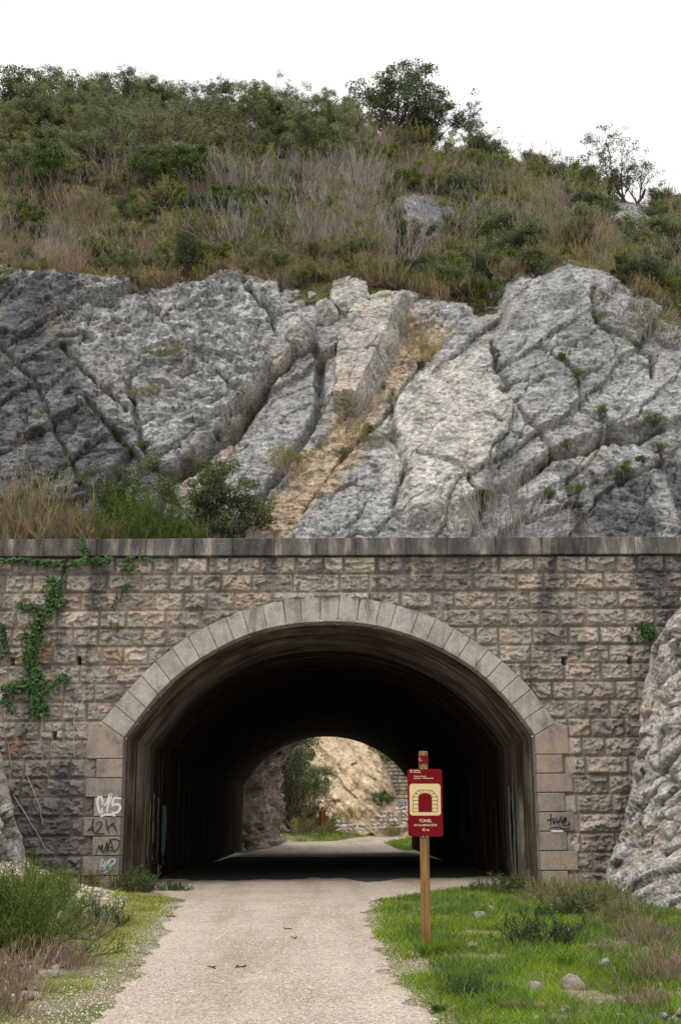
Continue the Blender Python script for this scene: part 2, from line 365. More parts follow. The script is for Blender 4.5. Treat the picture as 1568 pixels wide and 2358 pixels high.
crk = np.zeros_like(PX)
for pts, w, dp in CR:
    dp *= 1.25; w *= .8; g = np.exp(-(pdist(wpx, wpy, pts)/w)**2); hh -= dp*g; crk = np.maximum(crk, g)
topb = hill_t(PX, PY); hh *= 1-.5*ss(topb, -.01, .06)
P = P+nC*hh[..., None]
# rock colours: bedding, iron staining and black lichen have their own shapes
def C3(*c): return np.array(c)
n1 = fbm(wx*.5, wz*.5, 0, 5, 60); n2 = fbm(wx*2.2, wz*2.2, 0, 4, 61); n3 = fbm(wx*2.6, wz*.35, 0, 4, 62)
def zone(poly, a=-25, b=40, k=.6): return np.clip(ss(psd(PX+35*n1+10*n2, PY+35*n2, poly), a, b)*(1+k*n2), 0, 1)[..., None]
col = C3(.465, .467, .465)*(1+.4*n1[..., None])*np.ones((*PX.shape, 3))
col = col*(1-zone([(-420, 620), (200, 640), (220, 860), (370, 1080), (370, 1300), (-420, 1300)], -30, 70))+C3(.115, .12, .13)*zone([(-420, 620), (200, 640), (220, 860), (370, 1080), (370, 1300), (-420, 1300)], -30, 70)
z = zone([(895, 900), (1000, 820), (1131, 770), (1131, 854), (1160, 900), (1197, 944), (1110, 1150), (1080, 1240), (940, 1240), (900, 1100)], -10, 60, .4); col = col*(1-z)+C3(.68, .655, .60)*z
z = zone([(1010, 730), (1060, 745), (960, 850), (880, 960), (800, 1080), (660, 1240), (545, 1240), (690, 1040), (765, 985), (870, 830), (935, 750)], -16, 8, .4); col = col*(1-z*.85)+C3(.64, .49, .33)*z*.85
z = zone([(382, 1109), (443, 1064), (533, 984), (619, 868), (650, 880), (560, 1000), (470, 1100), (400, 1180)], -4, 10, .6); col = col*(1-z*.6)+C3(.60, .49, .37)*z*.6
z = zone([(1180, 1090), (1300, 1040), (1568, 1000), (2000, 960), (2000, 1300), (1150, 1300)], -10, 50, .5); z = z*np.clip(.6+1.5*n3[..., None], 0, 1); col = col*(1-z)+C3(.11, .11, .118)*z
z = (ss(n3, .25, .6)*ss(n1, -.2, .4))[..., None]*.6; col = col*(1-z)+C3(.24, .24, .25)*z
z = ss(fbm(wx*1.1, wz*1.1, 0, 4, 64), .25, .5)[..., None]*.22; col = col*(1-z)+C3(.52, .43, .33)*z
z = (crk*ss(n2, .0, .35))[..., None]*.8; col = col*(1-z)+C3(.10, .115, .02)*z
soil = ss(topb+.035*n2+.03*n1, -.012, .02); rockup = np.clip(ss(psd(PX, PY, SLABS[5][0]), -15, 10)+ss(psd(PX, PY, [(1090, 700), (1150, 590), (1240, 600), (1260, 660), (1150, 720)]), -8, 8), 0, 1)
soil = (soil*(1-rockup))[..., None]; sc_ = C3(.17, .12, .075)*(1-ss(n2, 0, .3)[..., None])+C3(.10, .10, .03)*ss(n2, .1, .4)[..., None]
col = np.clip(col*(1-soil)+sc_*soil, .01, .8)
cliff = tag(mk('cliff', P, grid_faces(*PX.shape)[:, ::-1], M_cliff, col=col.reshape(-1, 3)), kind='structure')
def slope_pt(px_, py_, out=0.): return at(px_, py_, slopeY(px_, py_))+nC*out
# hillside
M_hill = m_rock('hillside_soil', (.5, .4, .3), 1., .15)
hx = np.arange(-900, 2520, 7.); tt = np.concatenate([np.linspace(-.05, 1, 130)]); HX = np.repeat(hx[None], len(tt), 0); HY = ip(HX, BND)-tt[:, None]*(ip(HX, BND)-ip(HX, SKY))
PH = at(HX, HY, slopeY(HX, HY)); PH[..., 2] += .22*fbm(PH[..., 0]*.5, PH[..., 1]*.5, 0, 4, 70)-.05-.25*(1-ss(tt, -.05, .05))[:, None]
back = [PH[-1]+np.stack([0*hx, 0*hx+d, 0*hx-q], -1) for d, q in ((2, .5), (4.5, 2.5), (6.5, 6), (8, 12), (8.6, 22))]
for b_ in back: b_[:, 2] = np.maximum(b_[:, 2], 6.2)
PHF = np.concatenate([PH, np.stack(back)], 0); q1 = fbm(PHF[..., 0]*.8, PHF[..., 1]*.8, 0, 4, 71)[..., None]
hcol = C3(.16, .12, .08)*(1-ss(q1, -.1, .3))+C3(.13, .14, .05)*ss(q1, -.1, .3)
tag(mk('hillside', PHF, grid_faces(*PHF.shape[:2])[:, ::-1], M_hill, col=hcol.reshape(-1, 3), smooth=True), kind='structure')
# ------------------------------------------------------------------ tunnel portal
FY = 30.
portal = tag(empty('tunnel_portal', (0, FY, 0)), 'arched railway tunnel portal of rough pinkish ashlar with dark coping under the cliff', 'tunnel portal')
portal.location = (0, 0, 0)
INT = [(287, 1699), (325, 1647), (361.6, 1600), (393, 1569), (424, 1543.5), (458, 1519), (495.6, 1497), (535, 1476), (575, 1459.3), (612, 1448.5), (650.4, 1440.4), (692, 1434.8), (760, 1430.4), (821, 1433.4), (862, 1440), (903.5, 1449.5), (946, 1463), (988, 1480.4), (1023, 1497), (1056.5, 1515.5), (1091, 1539), (1123, 1565), (1153, 1595), (1181.3, 1627.4), (1207, 1660), (1229.6, 1693.8)]
EXT = [(236, 1662), (290, 1590), (354, 1526.5), (390, 1496), (427.6, 1470), (467, 1446.5), (508.8, 1426.5), (553, 1408.5), (597.5, 1393.6), (642, 1383.5), (688, 1377), (760, 1373.5), (825, 1376), (870, 1383.5), (915.5, 1394), (958, 1406), (1000, 1422), (1041, 1444), (1080.7, 1469.5), (1120, 1495), (1159, 1523), (1193, 1556), (1223.6, 1589), (1250, 1619), (1278, 1665.6)]
def curve(pts, n):
    p = at(np.array(pts)[:, 0], np.array(pts)[:, 1], FY)[:, [0, 2]]
    for _ in range(1): p[1:-1] = .25*p[:-2]+.5*p[1:-1]+.25*p[2:]
    s = np.concatenate([[0], np.cumsum(np.hypot(*np.diff(p, axis=0).T))]); t = np.linspace(0, s[-1], n)
    return np.stack([np.interp(t, s, p[:, 0]), np.interp(t, s, p[:, 1])], 1)
NV = 27; ci = curve(INT, NV*4+1); ce = curve(EXT, NV*4+1)
def m_ashlar(name, dark=1.):
    m, n, p = newmat(name, .92, .2); co = coords(n); c = attr(n, 'col', 'Color')
    c = mix(n, c, ramp(n, noise(n, co, 14, 7, .75, .3), [(.3, .62), (.5, 1.), (.7, 1.3)]), .9, 'MULTIPLY')
    c = mix(n, c, ramp(n, noise(n, co, 1.1, 5, .6), [(.3, (.78, .78, .78)), (.6, (1.08, 1.03, 1.0))]), 1., 'MULTIPLY')
    st = noise(n, coords(n, (1.9, 1, .28)), 1., 6, .7)
    c = mix(n, c, (.045, .045, .05), ramp(n, st, [(.53, 0.), (.68, .75*dark)]))
    n.links.new(c, p.inputs['Base Color'])
    b = bump(n, p, noise(n, co, 12, 8, .75, .5), .045); bump(n, p, noise(n, co, 45, 4, .7), .008, 1., b); return m
M_ash = m_ashlar('quarry_faced_ashlar')
CH = .444; ZT = float(at(760, 1281.5, FY)[2])
XL, XR = float(at(-330, 1500, FY)[0]), float(at(1950, 1500, FY)[0])
ax = np.arange(XL, XR, .022); az = np.arange(-.3, ZT+.001, .0222); AX, AZ = np.meshgrid(ax, az)
row = np.floor((ZT-AZ)/CH).astype(int); dz = (ZT-AZ)-row*CH; dz = np.minimum(dz, CH-dz)
dx = np.zeros_like(AX); sid = np.zeros_like(AX)
for r in range(row.max()+1):
    j = [XL-1]
    while j[-1] < XR+1: j.append(j[-1]+float(rng.choice([.52, .62, .72, .85, 1.0, 1.12], p=[.12, .2, .22, .2, .16, .1])*U(.92, 1.08)))
    j = np.array(j); q = row == r; k = np.searchsorted(j, AX[q])
    dx[q] = np.minimum(AX[q]-j[k-1], j[k]-AX[q]); sid[q] = r*200+k
def hs(k, s): return h3(sid, sid*0+k, sid*0, s)
mrg = .012+.02*hs(1, 5); dd = np.minimum(dx, dz*1.05)+.012*fbm(AX*9, AZ*9, 0, 3, 81)
e_ = ss(dd-mrg, 0, .045)
fa, _ = facet(AX*4.2+.4*fbm(AX*3, AZ*3, 0, 2, 82), AZ*5.5, 83); fb, _ = facet(AX*11, AZ*13, 84)
H = e_*(.035+.065*hs(2, 5)+.068*fa+.035*fb+.04*fbm(AX*5, AZ*7, sid, 4, 85, True)-.02)
H -= .012*(1-ss(np.minimum(dx, dz), .0, .010)); H += .004*fbm(AX*20, AZ*20, 0, 2, 86)
hole = np.zeros_like(AX, bool)
for (hx_, hy_) in [(183, 1521), (31, 1523), (1298, 1522), (1449, 1520), (127, 1694)]:
    c = at(hx_, hy_, FY); hole |= (np.abs(AX-c[0]) < .055) & (np.abs(AZ-c[2]) < .095)
H[hole] = -.45
tone = hs(3, 7)[..., None]; mort = C3(.36, .31, .26)*(1-.45*(np.minimum(dx, dz) < .013)[..., None]); st1 = C3(.425, .375, .32); st2 = C3(.49, .44, .385); st3 = C3(.35, .32, .285)
scol = np.where(tone < .25, st3, np.where(tone < .65, st1, st2))*(.85+.3*hs(4, 7)[..., None])
red = (hs(5, 7) > .975)[..., None]*ss(fbm(AX*2, AZ*2, 0, 3, 88), -.1, .3)[..., None]; scol = scol*(1-red*.6)+C3(.42, .20, .11)*red*.6
acol = mort*(1-e_[..., None])+scol*e_[..., None]
jl = ((AX < TXL)*(AX > TXL-.92)+(AX > TXR)*(AX < TXR+.92))*(AZ < 3.7)
H = np.where((jl > 0) | ((AZ < np.interp(AX, ce[:, 0], ce[:, 1], left=-9, right=-9)+.0) & (AX > ce[0, 0]-.02) & (AX < ce[-1, 0]+.02)), np.minimum(H, .02), H)
# black and grey run-off crust: lower left corner, right of the jamb, below the coping
pxf, pyf = proj(np.stack([AX, AX*0+FY, AZ], -1))
g1 = fbm(AX*1.3, AZ*.8, 0, 5, 90)
k = np.clip(ss(pyf+60*g1, 1690, 1850)*ss(-pxf+50*g1, -300, -180), 0, 1)*.75+np.clip(ss(pxf+80*g1, 1380, 1560), 0, 1)*.55*(pyf < 1900)
k += ss(-(ZT-AZ)+.8*fbm(AX*1.1, 0, 0, 4, 92), -1.7, .1)*ss(fbm(AX*2.2, AZ*.3, 0, 4, 91), .0, .35)*.85
k += ss(fbm(AX*1.8, AZ*.9, 0, 4, 93), .28, .5)*.45
k = np.clip(k, 0, .85)[..., None]; acol = acol*(1-k)+C3(.105, .105, .11)*k
xe = np.interp(AX, ce[:, 0], ce[:, 1], left=-9, right=-9); xi_ = (AX > TXL-.25) & (AX < TXR+.25)
inside = ((AZ < xe-.18) & (AX > ce[0, 0]+.1) & (AX < ce[-1, 0]-.1) & (AZ > 2.7)) | (xi_ & (AZ < 2.75))
ic = np.zeros_like(inside); F = grid_faces(*AX.shape); keep = ~inside.ravel()[F].any(1)
mk('wall_face', np.stack([AX, FY-H, AZ], -1), F[keep], M_ash, portal, col=acol.reshape(-1, 3))
def m_dressed(name, c1, c2, c3, streak=.5):
    m, n, p = newmat(name, .88, .25); co = coords(n); oi = N_(n, 'ObjectInfo')
    c = ramp(n, oi.outputs['Random'], [(0, c1), (.35, c2), (.7, c3), (1, [q*1.12 for q in c2])])
    c = mix(n, c, ramp(n, noise(n, co, 2.2, 7, .75), [(.34, (.55, .55, .56)), (.5, (.95, .94, .93)), (.65, (1.15, 1.1, 1.06))]), 1., 'MULTIPLY')
    c = mix(n, c, ramp(n, noise(n, co, 38, 5, .8), [(.34, .6), (.66, 1.25)]), .9, 'MULTIPLY')
    c = mix(n, c, (.07, .072, .078), ramp(n, noise(n, coords(n, (3.2, 1, .5)), 1., 6, .7), [(.5, 0.), (.72, streak)]))
    n.links.new(c, p.inputs['Base Color']); bump(n, p, noise(n, co, 30, 6, .8), .012); return m
M_dress = m_dressed('dressed_stone', (.40, .365, .32), (.46, .43, .39), (.43, .385, .335), .85)
M_quoin = m_dressed('dressed_jamb_stone', (.34, .28, .23), (.37, .31, .26), (.30, .26, .225), .3)
M_mortar = newmat('mortar')[0]; M_mortar.node_tree.nodes['Principled BSDF'].inputs['Base Color'].default_value = (.13, .115, .10, 1)
def block(name, poly, yf, yb, mat, parent, gap=.006, bev=.014, label=None):   # dressed stone from an (x,z) outline
    p = np.array(poly, float); c = p.mean(0); n = len(p)
    def inset(d):
        out = []
        for i in range(n):
            a, b, q = p[i-1], p[i], p[(i+1) % n]; e1 = (b-a)/np.linalg.norm(b-a); e2 = (q-b)/np.linalg.norm(q-b)
            n1 = np.array([-e1[1], e1[0]]); n2 = np.array([-e2[1], e2[0]])
            if n1 @ (c-b) < 0: n1 = -n1
            if n2 @ (c-b) < 0: n2 = -n2
            m = n1+n2; m /= max(.5, m @ n1); out.append(b+m*d)
        return np.array(out)
    o, i = inset(gap), inset(gap+bev)
    V = [(x, yf, z) for x, z in i]+[(x, yf+bev, z) for x, z in o]+[(x, yb, z) for x, z in o]
    Fs = [list(range(n)), list(range(3*n-1, 2*n-1, -1))]
    for k in range(n):
        q = (k+1) % n; Fs += [[k, n+k, n+q, q], [n+k, 2*n+k, 2*n+q, n+q]]
    me = bpy.data.meshes.new(name); me.from_pydata([tuple(map(float, v)) for v in V], [], Fs); me.materials.append(mat)
    bm_fix(me); o_ = link(bpy.data.objects.new(name, me), parent)
    if label: o_['label'] = label
    return o_
import bmesh
def bm_fix(me):
    b = bmesh.new(); b.from_mesh(me); bmesh.ops.recalc_face_normals(b, faces=b.faces); b.to_mesh(me); b.free()
js = np.linspace(0, 1, NV+1); js[1:-1] += U(-.004, .004, NV-1)
for k in range(NV):
    a, b = js[k]*NV*4, js[k+1]*NV*4
    def cv(c, t): return np.array([np.interp(t, np.arange(len(c)), c[:, 0]), np.interp(t, np.arange(len(c)), c[:, 1])])
    m = (a+b)/2; e0, em, e1 = cv(ce, a), cv(ce, m), cv(ce, b)
    if 11 <= k <= 14: e0, em, e1 = [np.array([q[0], float(at(760, 1367, FY)[2])]) for q in (e0, em, e1)]
    block('voussoir', [cv(ci, a), cv(ci, m), cv(ci, b), e1, em, e0], FY-.065-U(0, .012), FY+.5, M_dress, portal)
cc0 = (TXL+TXR)/2
# mortar bed behind the ring
mb = np.concatenate([np.stack([(ci[:, 0]-cc0)*1.012+cc0, ci[:, 0]*0+FY-.03, ci[:, 1]+.05], 1), np.stack([ce[:, 0]*.985, ce[:, 0]*0+FY-.03, ce[:, 1]-.03], 1)])
nn = len(ci); mk('mortar_bed', mb, np.stack([np.arange(nn-1), np.arange(1, nn), nn+np.arange(1, nn), nn+np.arange(nn-1)], 1), M_mortar, portal)
zz = ci+np.array([0, .022]); zz[:, 0] = (zz[:, 0]-cc0)*1.005+cc0; mk('mortar_bed', np.concatenate([np.stack([zz[:, 0], zz[:, 0]*0+FY-.03, zz[:, 1]], 1), np.stack([zz[:, 0], zz[:, 0]*0+FY+.5, zz[:, 1]], 1)]), np.stack([np.arange(nn-1), np.arange(1, nn), nn+np.arange(1, nn), nn+np.arange(nn-1)], 1), M_mortar, portal)
def X(px_, py_): return float(at(px_, py_, FY)[0])
def Z(px_, py_): return float(at(px_, py_, FY)[2])
zq = [ZT-CH*k for k in range(20)]
def quoins(side):
    x0 = TXL if side < 0 else TXR
    spr = ci[0] if side < 0 else ci[-1]; ex = ce[0] if side < 0 else ce[-1]
    zb = min(zq, key=lambda z: abs(z-Z(285, 1747))); zb = zb+(0 if side < 0 else .04)
    xo = x0+side*.86 if side < 0 else x0+side*.80
    poly = [spr, ex, (xo, ex[1]-.06), (xo, zb), (x0, zb)]
    block('quoin', poly, FY-.085, FY+.5, M_quoin, portal)
    z = zb; k = 0
    while z > -.1:
        w = (.64 if k % 2 == 0 else .86)+U(-.03, .03)
        block('quoin', [(x0, z), (x0+side*w, z), (x0+side*w, z-CH), (x0, z-CH)], FY-.085-U(0, .01), FY+.5, M_quoin, portal, gap=.009)
        z -= CH; k += 1
    V, F = boxv((x0+side*.3, FY+.22, 1.35), (.57, .5, 3.4)); mk('mortar_bed', V, F, M_mortar, portal)
quoins(-1); quoins(1)
# coping
def m_coping():
    m, n, p = newmat('lichen_coping', .93, .2); co = coords(n); oi = N_(n, 'ObjectInfo')
    c = ramp(n, noise(n, coords(n, (2.2, 1, .5)), 1.2, 6, .65), [(.38, (.055, .052, .05)), (.54, (.12, .112, .105)), (.68, (.34, .295, .25))])
    c = mix(n, c, ramp(n, oi.outputs['Random'], [(0, .7), (1, 1.3)]), 1., 'MULTIPLY')
    c = mix(n, c, (.48, .45, .40), ramp(n, noise(n, co, 22, 4, .7), [(.63, 0.), (.7, .8)]))
    n.links.new(c, p.inputs['Base Color']); bump(n, p, noise(n, co, 30, 6, .8), .014); return m
M_cop = m_coping(); ZC = Z(760, 1241.5); x = X(-330, 1260); first = True
while x < X(1700, 1260):
    w = U(.95, 1.3)
    block('coping_stone', [(x, ZT), (x+w, ZT), (x+w, ZC+U(-.006, .006)), (x, ZC+U(-.006, .006))], FY-.16-U(0, .008), FY+.55, M_cop, portal, gap=.004, bev=.016); x += w
# ------------------------------------------------------------------ tunnel lining
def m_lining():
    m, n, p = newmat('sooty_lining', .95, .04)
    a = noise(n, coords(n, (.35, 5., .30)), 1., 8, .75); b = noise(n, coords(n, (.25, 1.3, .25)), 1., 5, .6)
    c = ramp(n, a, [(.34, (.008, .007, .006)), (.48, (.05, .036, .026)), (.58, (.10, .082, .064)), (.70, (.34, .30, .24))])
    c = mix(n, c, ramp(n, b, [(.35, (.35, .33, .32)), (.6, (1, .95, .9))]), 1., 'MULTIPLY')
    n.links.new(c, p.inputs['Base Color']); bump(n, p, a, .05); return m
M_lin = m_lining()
def m_ring():
    m, n, p = newmat('streaked_concrete', .9, .15)
    a = noise(n, coords(n, (.35, 7., .35)), 1., 8, .75); b = noise(n, coords(n, (.9, 1.1, .5)), 1., 5, .6)
    c = ramp(n, a, [(.34, (.025, .024, .022)), (.45, (.08, .072, .062)), (.55, (.15, .14, .125)), (.68, (.34, .325, .30))])
    c = mix(n, c, ramp(n, b, [(.38, (.40, .34, .28)), (.6, (1.1, 1., .9))]), 1., 'MULTIPLY')
    c = mix(n, c, (.22, .125, .06), ramp(n, noise(n, coords(n, (.5, 2, .3)), 1., 4, .6), [(.56, 0.), (.68, .55)]))
    n.links.new(c, p.inputs['Base Color']); bump(n, p, a, .04); return m
M_ring = m_ring()
prof = np.concatenate([np.stack([np.full(14, TXL), np.linspace(-.2, ci[0, 1], 15)[:-1]], 1), ci[::1], np.stack([np.full(14, TXR), np.linspace(ci[-1, 1], -.2, 15)[1:]], 1)])
cc = np.array([(TXL+TXR)/2, 1.5]); st = [(30.42, 0.), (30.9, 0.), (30.95, .10), (31.5, .10), (31.55, .02), (31.75, .02), (31.8, .16), (34.2, .16)]
yy = 34.5
while yy < 71.6: st.append((yy, .16)); yy += .32
st.append((71.7, .16)); VV = []
nrmP = np.gradient(prof, axis=0); nrmP = np.stack([nrmP[:, 1], -nrmP[:, 0]], 1); nrmP /= np.linalg.norm(nrmP, axis=1, keepdims=True)
arcs = np.concatenate([[0], np.cumsum(np.hypot(*np.diff(prof, axis=0).T))])
for (y, o) in st:
    ringj = .03*(abs((y % 2.4)-.0) < .3)
    o2 = o-ringj*(y > 34.3)+(.03*fbm(arcs*.5, y*1.5, 0, 3, 101)+.02*vn(arcs*.2, y*6, 0, 102) if y > 34.3 else 0)
    q = prof+nrmP*np.reshape(o2, (-1, 1))*np.ones((len(prof), 1)); VV.append(np.stack([q[:, 0], np.full(len(q), y), q[:, 1]], 1))
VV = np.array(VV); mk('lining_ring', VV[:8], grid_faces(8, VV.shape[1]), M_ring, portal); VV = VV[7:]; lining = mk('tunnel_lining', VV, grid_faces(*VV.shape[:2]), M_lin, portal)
# raw rock left of the exit, leaning over the path
exitL = [(545, 1968, 70.5), (548, 1880, 71), (552, 1795, 71), (585, 1740, 71), (630, 1705, 71), (690, 1688, 71.2), (765, 1686, 71.3)]
exit2 = [(652, 1941, 91), (650, 1900, 90), (646, 1850, 88), (638, 1790, 86), (648, 1758, 84), (676, 1722, 82), (705, 1690, 80), (765, 1684, 78)]
tq = np.linspace(0, 1, 120)
def samp(L): a = at([q[0] for q in L], [q[1] for q in L], [q[2] for q in L]); s = np.linspace(0, 1, len(L)); return np.stack([np.interp(tq, s, a[:, i]) for i in range(3)], 1)
A_, B_ = samp(exitL), samp(exit2); wq = np.linspace(0, 1, 130)[:, None, None]; G = A_[None]*(1-wq)+B_[None]*wq
f_, _ = facet(G[..., 1]*.9, G[..., 2]*1.3, 120); fq, _ = facet(G[..., 1]*2.6, G[..., 2]*3.4, 121)
G[..., 0] += (.55*f_+.28*fq+.2*fbm(G[..., 1], G[..., 2], 0, 4, 122))*ss(wq[..., 0], 0, .12); G[..., 2] += .25*fq*ss(wq[..., 0], 0, .1)*ss(tq, .2, .5)
Bk = np.stack([G[-1]+np.array([-d, d*.8, d*.4]) for d in (1., 3., 8.)]); G = np.concatenate([G, Bk]); rc = (C3(.33, .26, .21)*(1+.5*fbm(G[..., 1], G[..., 2]*.6, 0, 4, 123)[..., None]))
tag(mk('rock_outcrop', G, grid_faces(*G.shape[:2]), M_cliff, col=rc.reshape(-1, 3)), 'jagged brown and grey rock face leaning over the path at the far tunnel exit', 'rock')
# ------------------------------------------------------------------ rock outcrops beside the portal
def outcrop(edge, side, pxo, Ye, Yo, seed, label, tint, bulge=1.2):
    r = np.arange(edge[0][1], edge[-1][1], 3.); s = np.linspace(0, 1, 150)**1.25
    xe = ip(r, [(b, a) for a, b in edge])+9*fbm(r*.035, 0, 0, 4, seed)
    PXo = xe[:, None]*(1-s)+pxo*s; PYo = np.repeat(r[:, None], len(s), 1)
    YE = ip(r, Ye)[:, None]; YO = ip(r, Yo)[:, None]
    Yg = YE-(YE-YO)*np.sqrt(np.clip(1-(1-s)**2, 0, 1))
    Pg = at(PXo, PYo, Yg); u, v = Pg[..., 1]*.8+Pg[..., 0]*.7, Pg[..., 2]
    wv = .3*fbm(u, v, 0, 4, seed+1)
    a, ea = facet(u*.9+wv, v*.8+wv, seed+2); b, eb = facet(u*2.6+wv*2, v*2.2, seed+3); c, ecx = facet(u*7, v*6, seed+4)
    hq = .36*a+.16*b+.05*c+.14*fbm(Pg[..., 0]*1.4, Pg[..., 1]*1.4, Pg[..., 2]*1.4, 5, seed+5, True)-.18*np.exp(-(ea/.06)**2)-.10*np.exp(-(eb/.08)**2)
    hq = hq*ss(s, 0, .05)[None]
    nn_ = nrm(np.array([-.75*side, -.8, .35])); Pg = Pg+hq[..., None]*nn_
    wrap = np.stack([Pg[:, 0]+np.array([side*q, q*1.4, 0]) for q in (6., 2.)], 1)
    Pg = np.concatenate([wrap, Pg], 1)
    top = np.stack([Pg[0]+np.array([side*1.2*q, 1.5*q, -.3*q]) for q in (3., 1.)]); Pg = np.concatenate([top, Pg], 0)
    n_ = fbm(Pg[..., 0], Pg[..., 2], Pg[..., 1], 4, seed+6)[..., None]; n2_ = fbm(Pg[..., 0]*2.5, Pg[..., 2]*2.5, Pg[..., 1]*2.5, 4, seed+7)[..., None]
    cq = np.array(tint)*(1+.3*n_); k_ = ss(n_, .15, .45)*.55; cq = cq*(1-k_)+C3(.50, .38, .28)*k_
    k_ = ss(n2_, .30, .5)*.5; cq = cq*(1-k_)+C3(.12, .12, .12)*k_
    k_ = ss(fbm(Pg[..., 0]*1.6, Pg[..., 2]*1.6, 3, 4, seed+8)[..., None], .42, .55)*.8; cq = cq*(1-k_)+C3(.14, .13, .02)*k_
    F = grid_faces(*Pg.shape[:2]); F = F[:, ::-1] if side > 0 else F
    return tag(mk('rock_outcrop', Pg, F, M_stone, col=np.clip(cq, .02, .8).reshape(-1, 3)), label, 'rock')
outcrop([(1600, 1330), (1568, 1395), (1530, 1440), (1500, 1490), (1488, 1560), (1472, 1640), (1468, 1720), (1455, 1790), (1440, 1850), (1432, 1910), (1405, 1965), (1396, 2020), (1408, 2070), (1440, 2100), (1470, 2135), (1480, 2200)], 1, 1850,
        [(1330, 29.6), (1950, 28.6), (2200, 21)], [(1330, 25.5), (1700, 23.5), (2000, 20.), (2100, 17.5), (2200, 15)], 200, 'tall pale grey limestone outcrop on the right beside the portal wall', (.57, .54, .50))
outcrop([(-60, 1640), (-8, 1690), (8, 1760), (22, 1830), (40, 1900), (58, 1950), (72, 2010), (80, 2080)], -1, -420,
        [(1640, 28.8), (2080, 27.5)], [(1640, 22), (2080, 19)], 230, 'narrow pale rock outcrop at the left edge beside the portal wall', (.50, .49, .46))
# ------------------------------------------------------------------ big slabs and boulders on the cliff
def block_rock(outl, hf, seed, label, tint, name='boulder', rg=.5, step=1.6):
    q = np.array(outl, float); x = np.arange(q[:, 0].min()-10, q[:, 0].max()+10, step); y = np.arange(q[:, 1].min()-10, q[:, 1].max()+10, step); BX, BY = np.meshgrid(x, y)
    Pn = slope_pt(BX, BY); u, v = Pn[..., 0], Pn[..., 2]
    wx_, wy_ = BX+5*fbm(u*3, v*3, 0, 3, seed), BY+5*fbm(u*3, v*3, 4, 3, seed)
    sd_ = psd(wx_, wy_, outl); h = hf(wx_, wy_, sd_)
    a1, e1 = facet(u*1.3, v*1.6, seed+1); a2, e2 = facet(u*4, v*5, seed+2)
    h = h+rg*(.16*a1+.07*a2-.10*np.exp(-(e1/.05)**2)-.03*np.exp(-(e2/.08)**2))+.03*fbm(u*4, v*4, 0, 4, seed+3, True)
    e = ss(sd_, -2., 2.); h = h*e-.6*(1-e); V = Pn+nC*h[..., None]; nz_ = fbm(u*1.5, v*1.5, 0, 4, seed+4)[..., None]
    F = grid_faces(*BX.shape)[:, ::-1]; keep = (sd_ > -4).ravel()[F].all(1)
    c = np.array(tint)*(1+.3*nz_); k = ss(nz_, .2, .4)*.5; c = c*(1-k)+C3(.55, .42, .30)*k
    return tag(mk(name, V, F[keep], M_cliff, col=c.reshape(-1, 3)), label, 'rock')
def planes(cx_, cy_, r, top, seed, n=7):
    g = np.random.default_rng(seed); an = np.sort(g.uniform(0, 6.28, n)); k = g.uniform(.5, 1.5, n); o = g.uniform(.1, .55, n)
    def f(x, y, sd_):
        u, v = (x-cx_)/r, (y-cy_)/r; h = top+.25*u-.1*v
        for a, kk, oo in zip(an, k, o): h = np.minimum(h, top*1.15-kk*top*(u*math.cos(a)+v*math.sin(a)-oo+.25))
        return np.maximum(h, .0)
    return f
RD = [(925, 690), (905, 735), (862, 830), (812, 952)]
def slab_h(x, y, sd_):
    xr = np.interp(y, [690, 735, 830, 952], [938, 910, 868, 812]); d = x-xr
    return np.where(d < 0, .80+d*.0022+(y-800)*.0006, .80-d*.026)-.25*ss(-y, -712, -690)
block_rock([(770, 940), (771, 860), (777, 792), (800, 742), (832, 706), (868, 684), (915, 686), (955, 700), (950, 760), (925, 812), (890, 870), (850, 922), (822, 950), (795, 946)], slab_h, 300, 'tall leaning warm limestone slab standing out in the middle of the cliff', (.53, .505, .455), 'rock_slab', .4)
block_rock([(638, 765), (652, 738), (690, 726), (722, 742), (730, 785), (700, 808), (665, 810), (645, 794)], planes(685, 768, 44, .85, 3), 310, 'largest grey boulder wedged above the leaning cliff slabs', (.50, .48, .45))
block_rock([(598, 800), (620, 783), (655, 790), (670, 815), (655, 848), (622, 862), (600, 838)], planes(634, 820, 38, .6, 8), 320, 'smaller grey boulder just below and left of the largest one', (.48, .46, .44))
block_rock([(760, 682), (768, 655), (810, 648), (842, 653), (852, 688), (822, 718), (790, 724), (768, 708)], planes(806, 688, 46, .38, 12), 330, 'knobbly grey boulder at the top edge of the cliff', (.52, .50, .47))
block_rock([(726, 700), (745, 686), (768, 700), (780, 735), (752, 752), (730, 737)], planes(752, 718, 30, .55, 15), 340, 'small blocky boulder between the two larger boulders on the cliff', (.50, .48, .45))
block_rock([(890, 468), (930, 452), (1000, 452), (1062, 462), (1058, 500), (1020, 520), (1022, 560), (980, 560), (930, 530), (905, 500)], lambda x, y, s_: .12+.25*ss(s_, 0, 40)-.22*ss(x-975, 0, 25)+.12*ss(y-500, 0, 30), 350, 'bluish grey bare rock slab in the scrub above the middle of the cliff', (.22, .23, .255), 'rock_outcrop', .7)
block_rock([(1375, 475), (1420, 462), (1480, 478), (1512, 510), (1505, 540), (1460, 560), (1430, 535), (1390, 510)], planes(1445, 510, 60, .8, 21), 360, 'bare grey rock knoll below the lone skyline tree', (.33, .33, .335), 'rock_outcrop', .9)
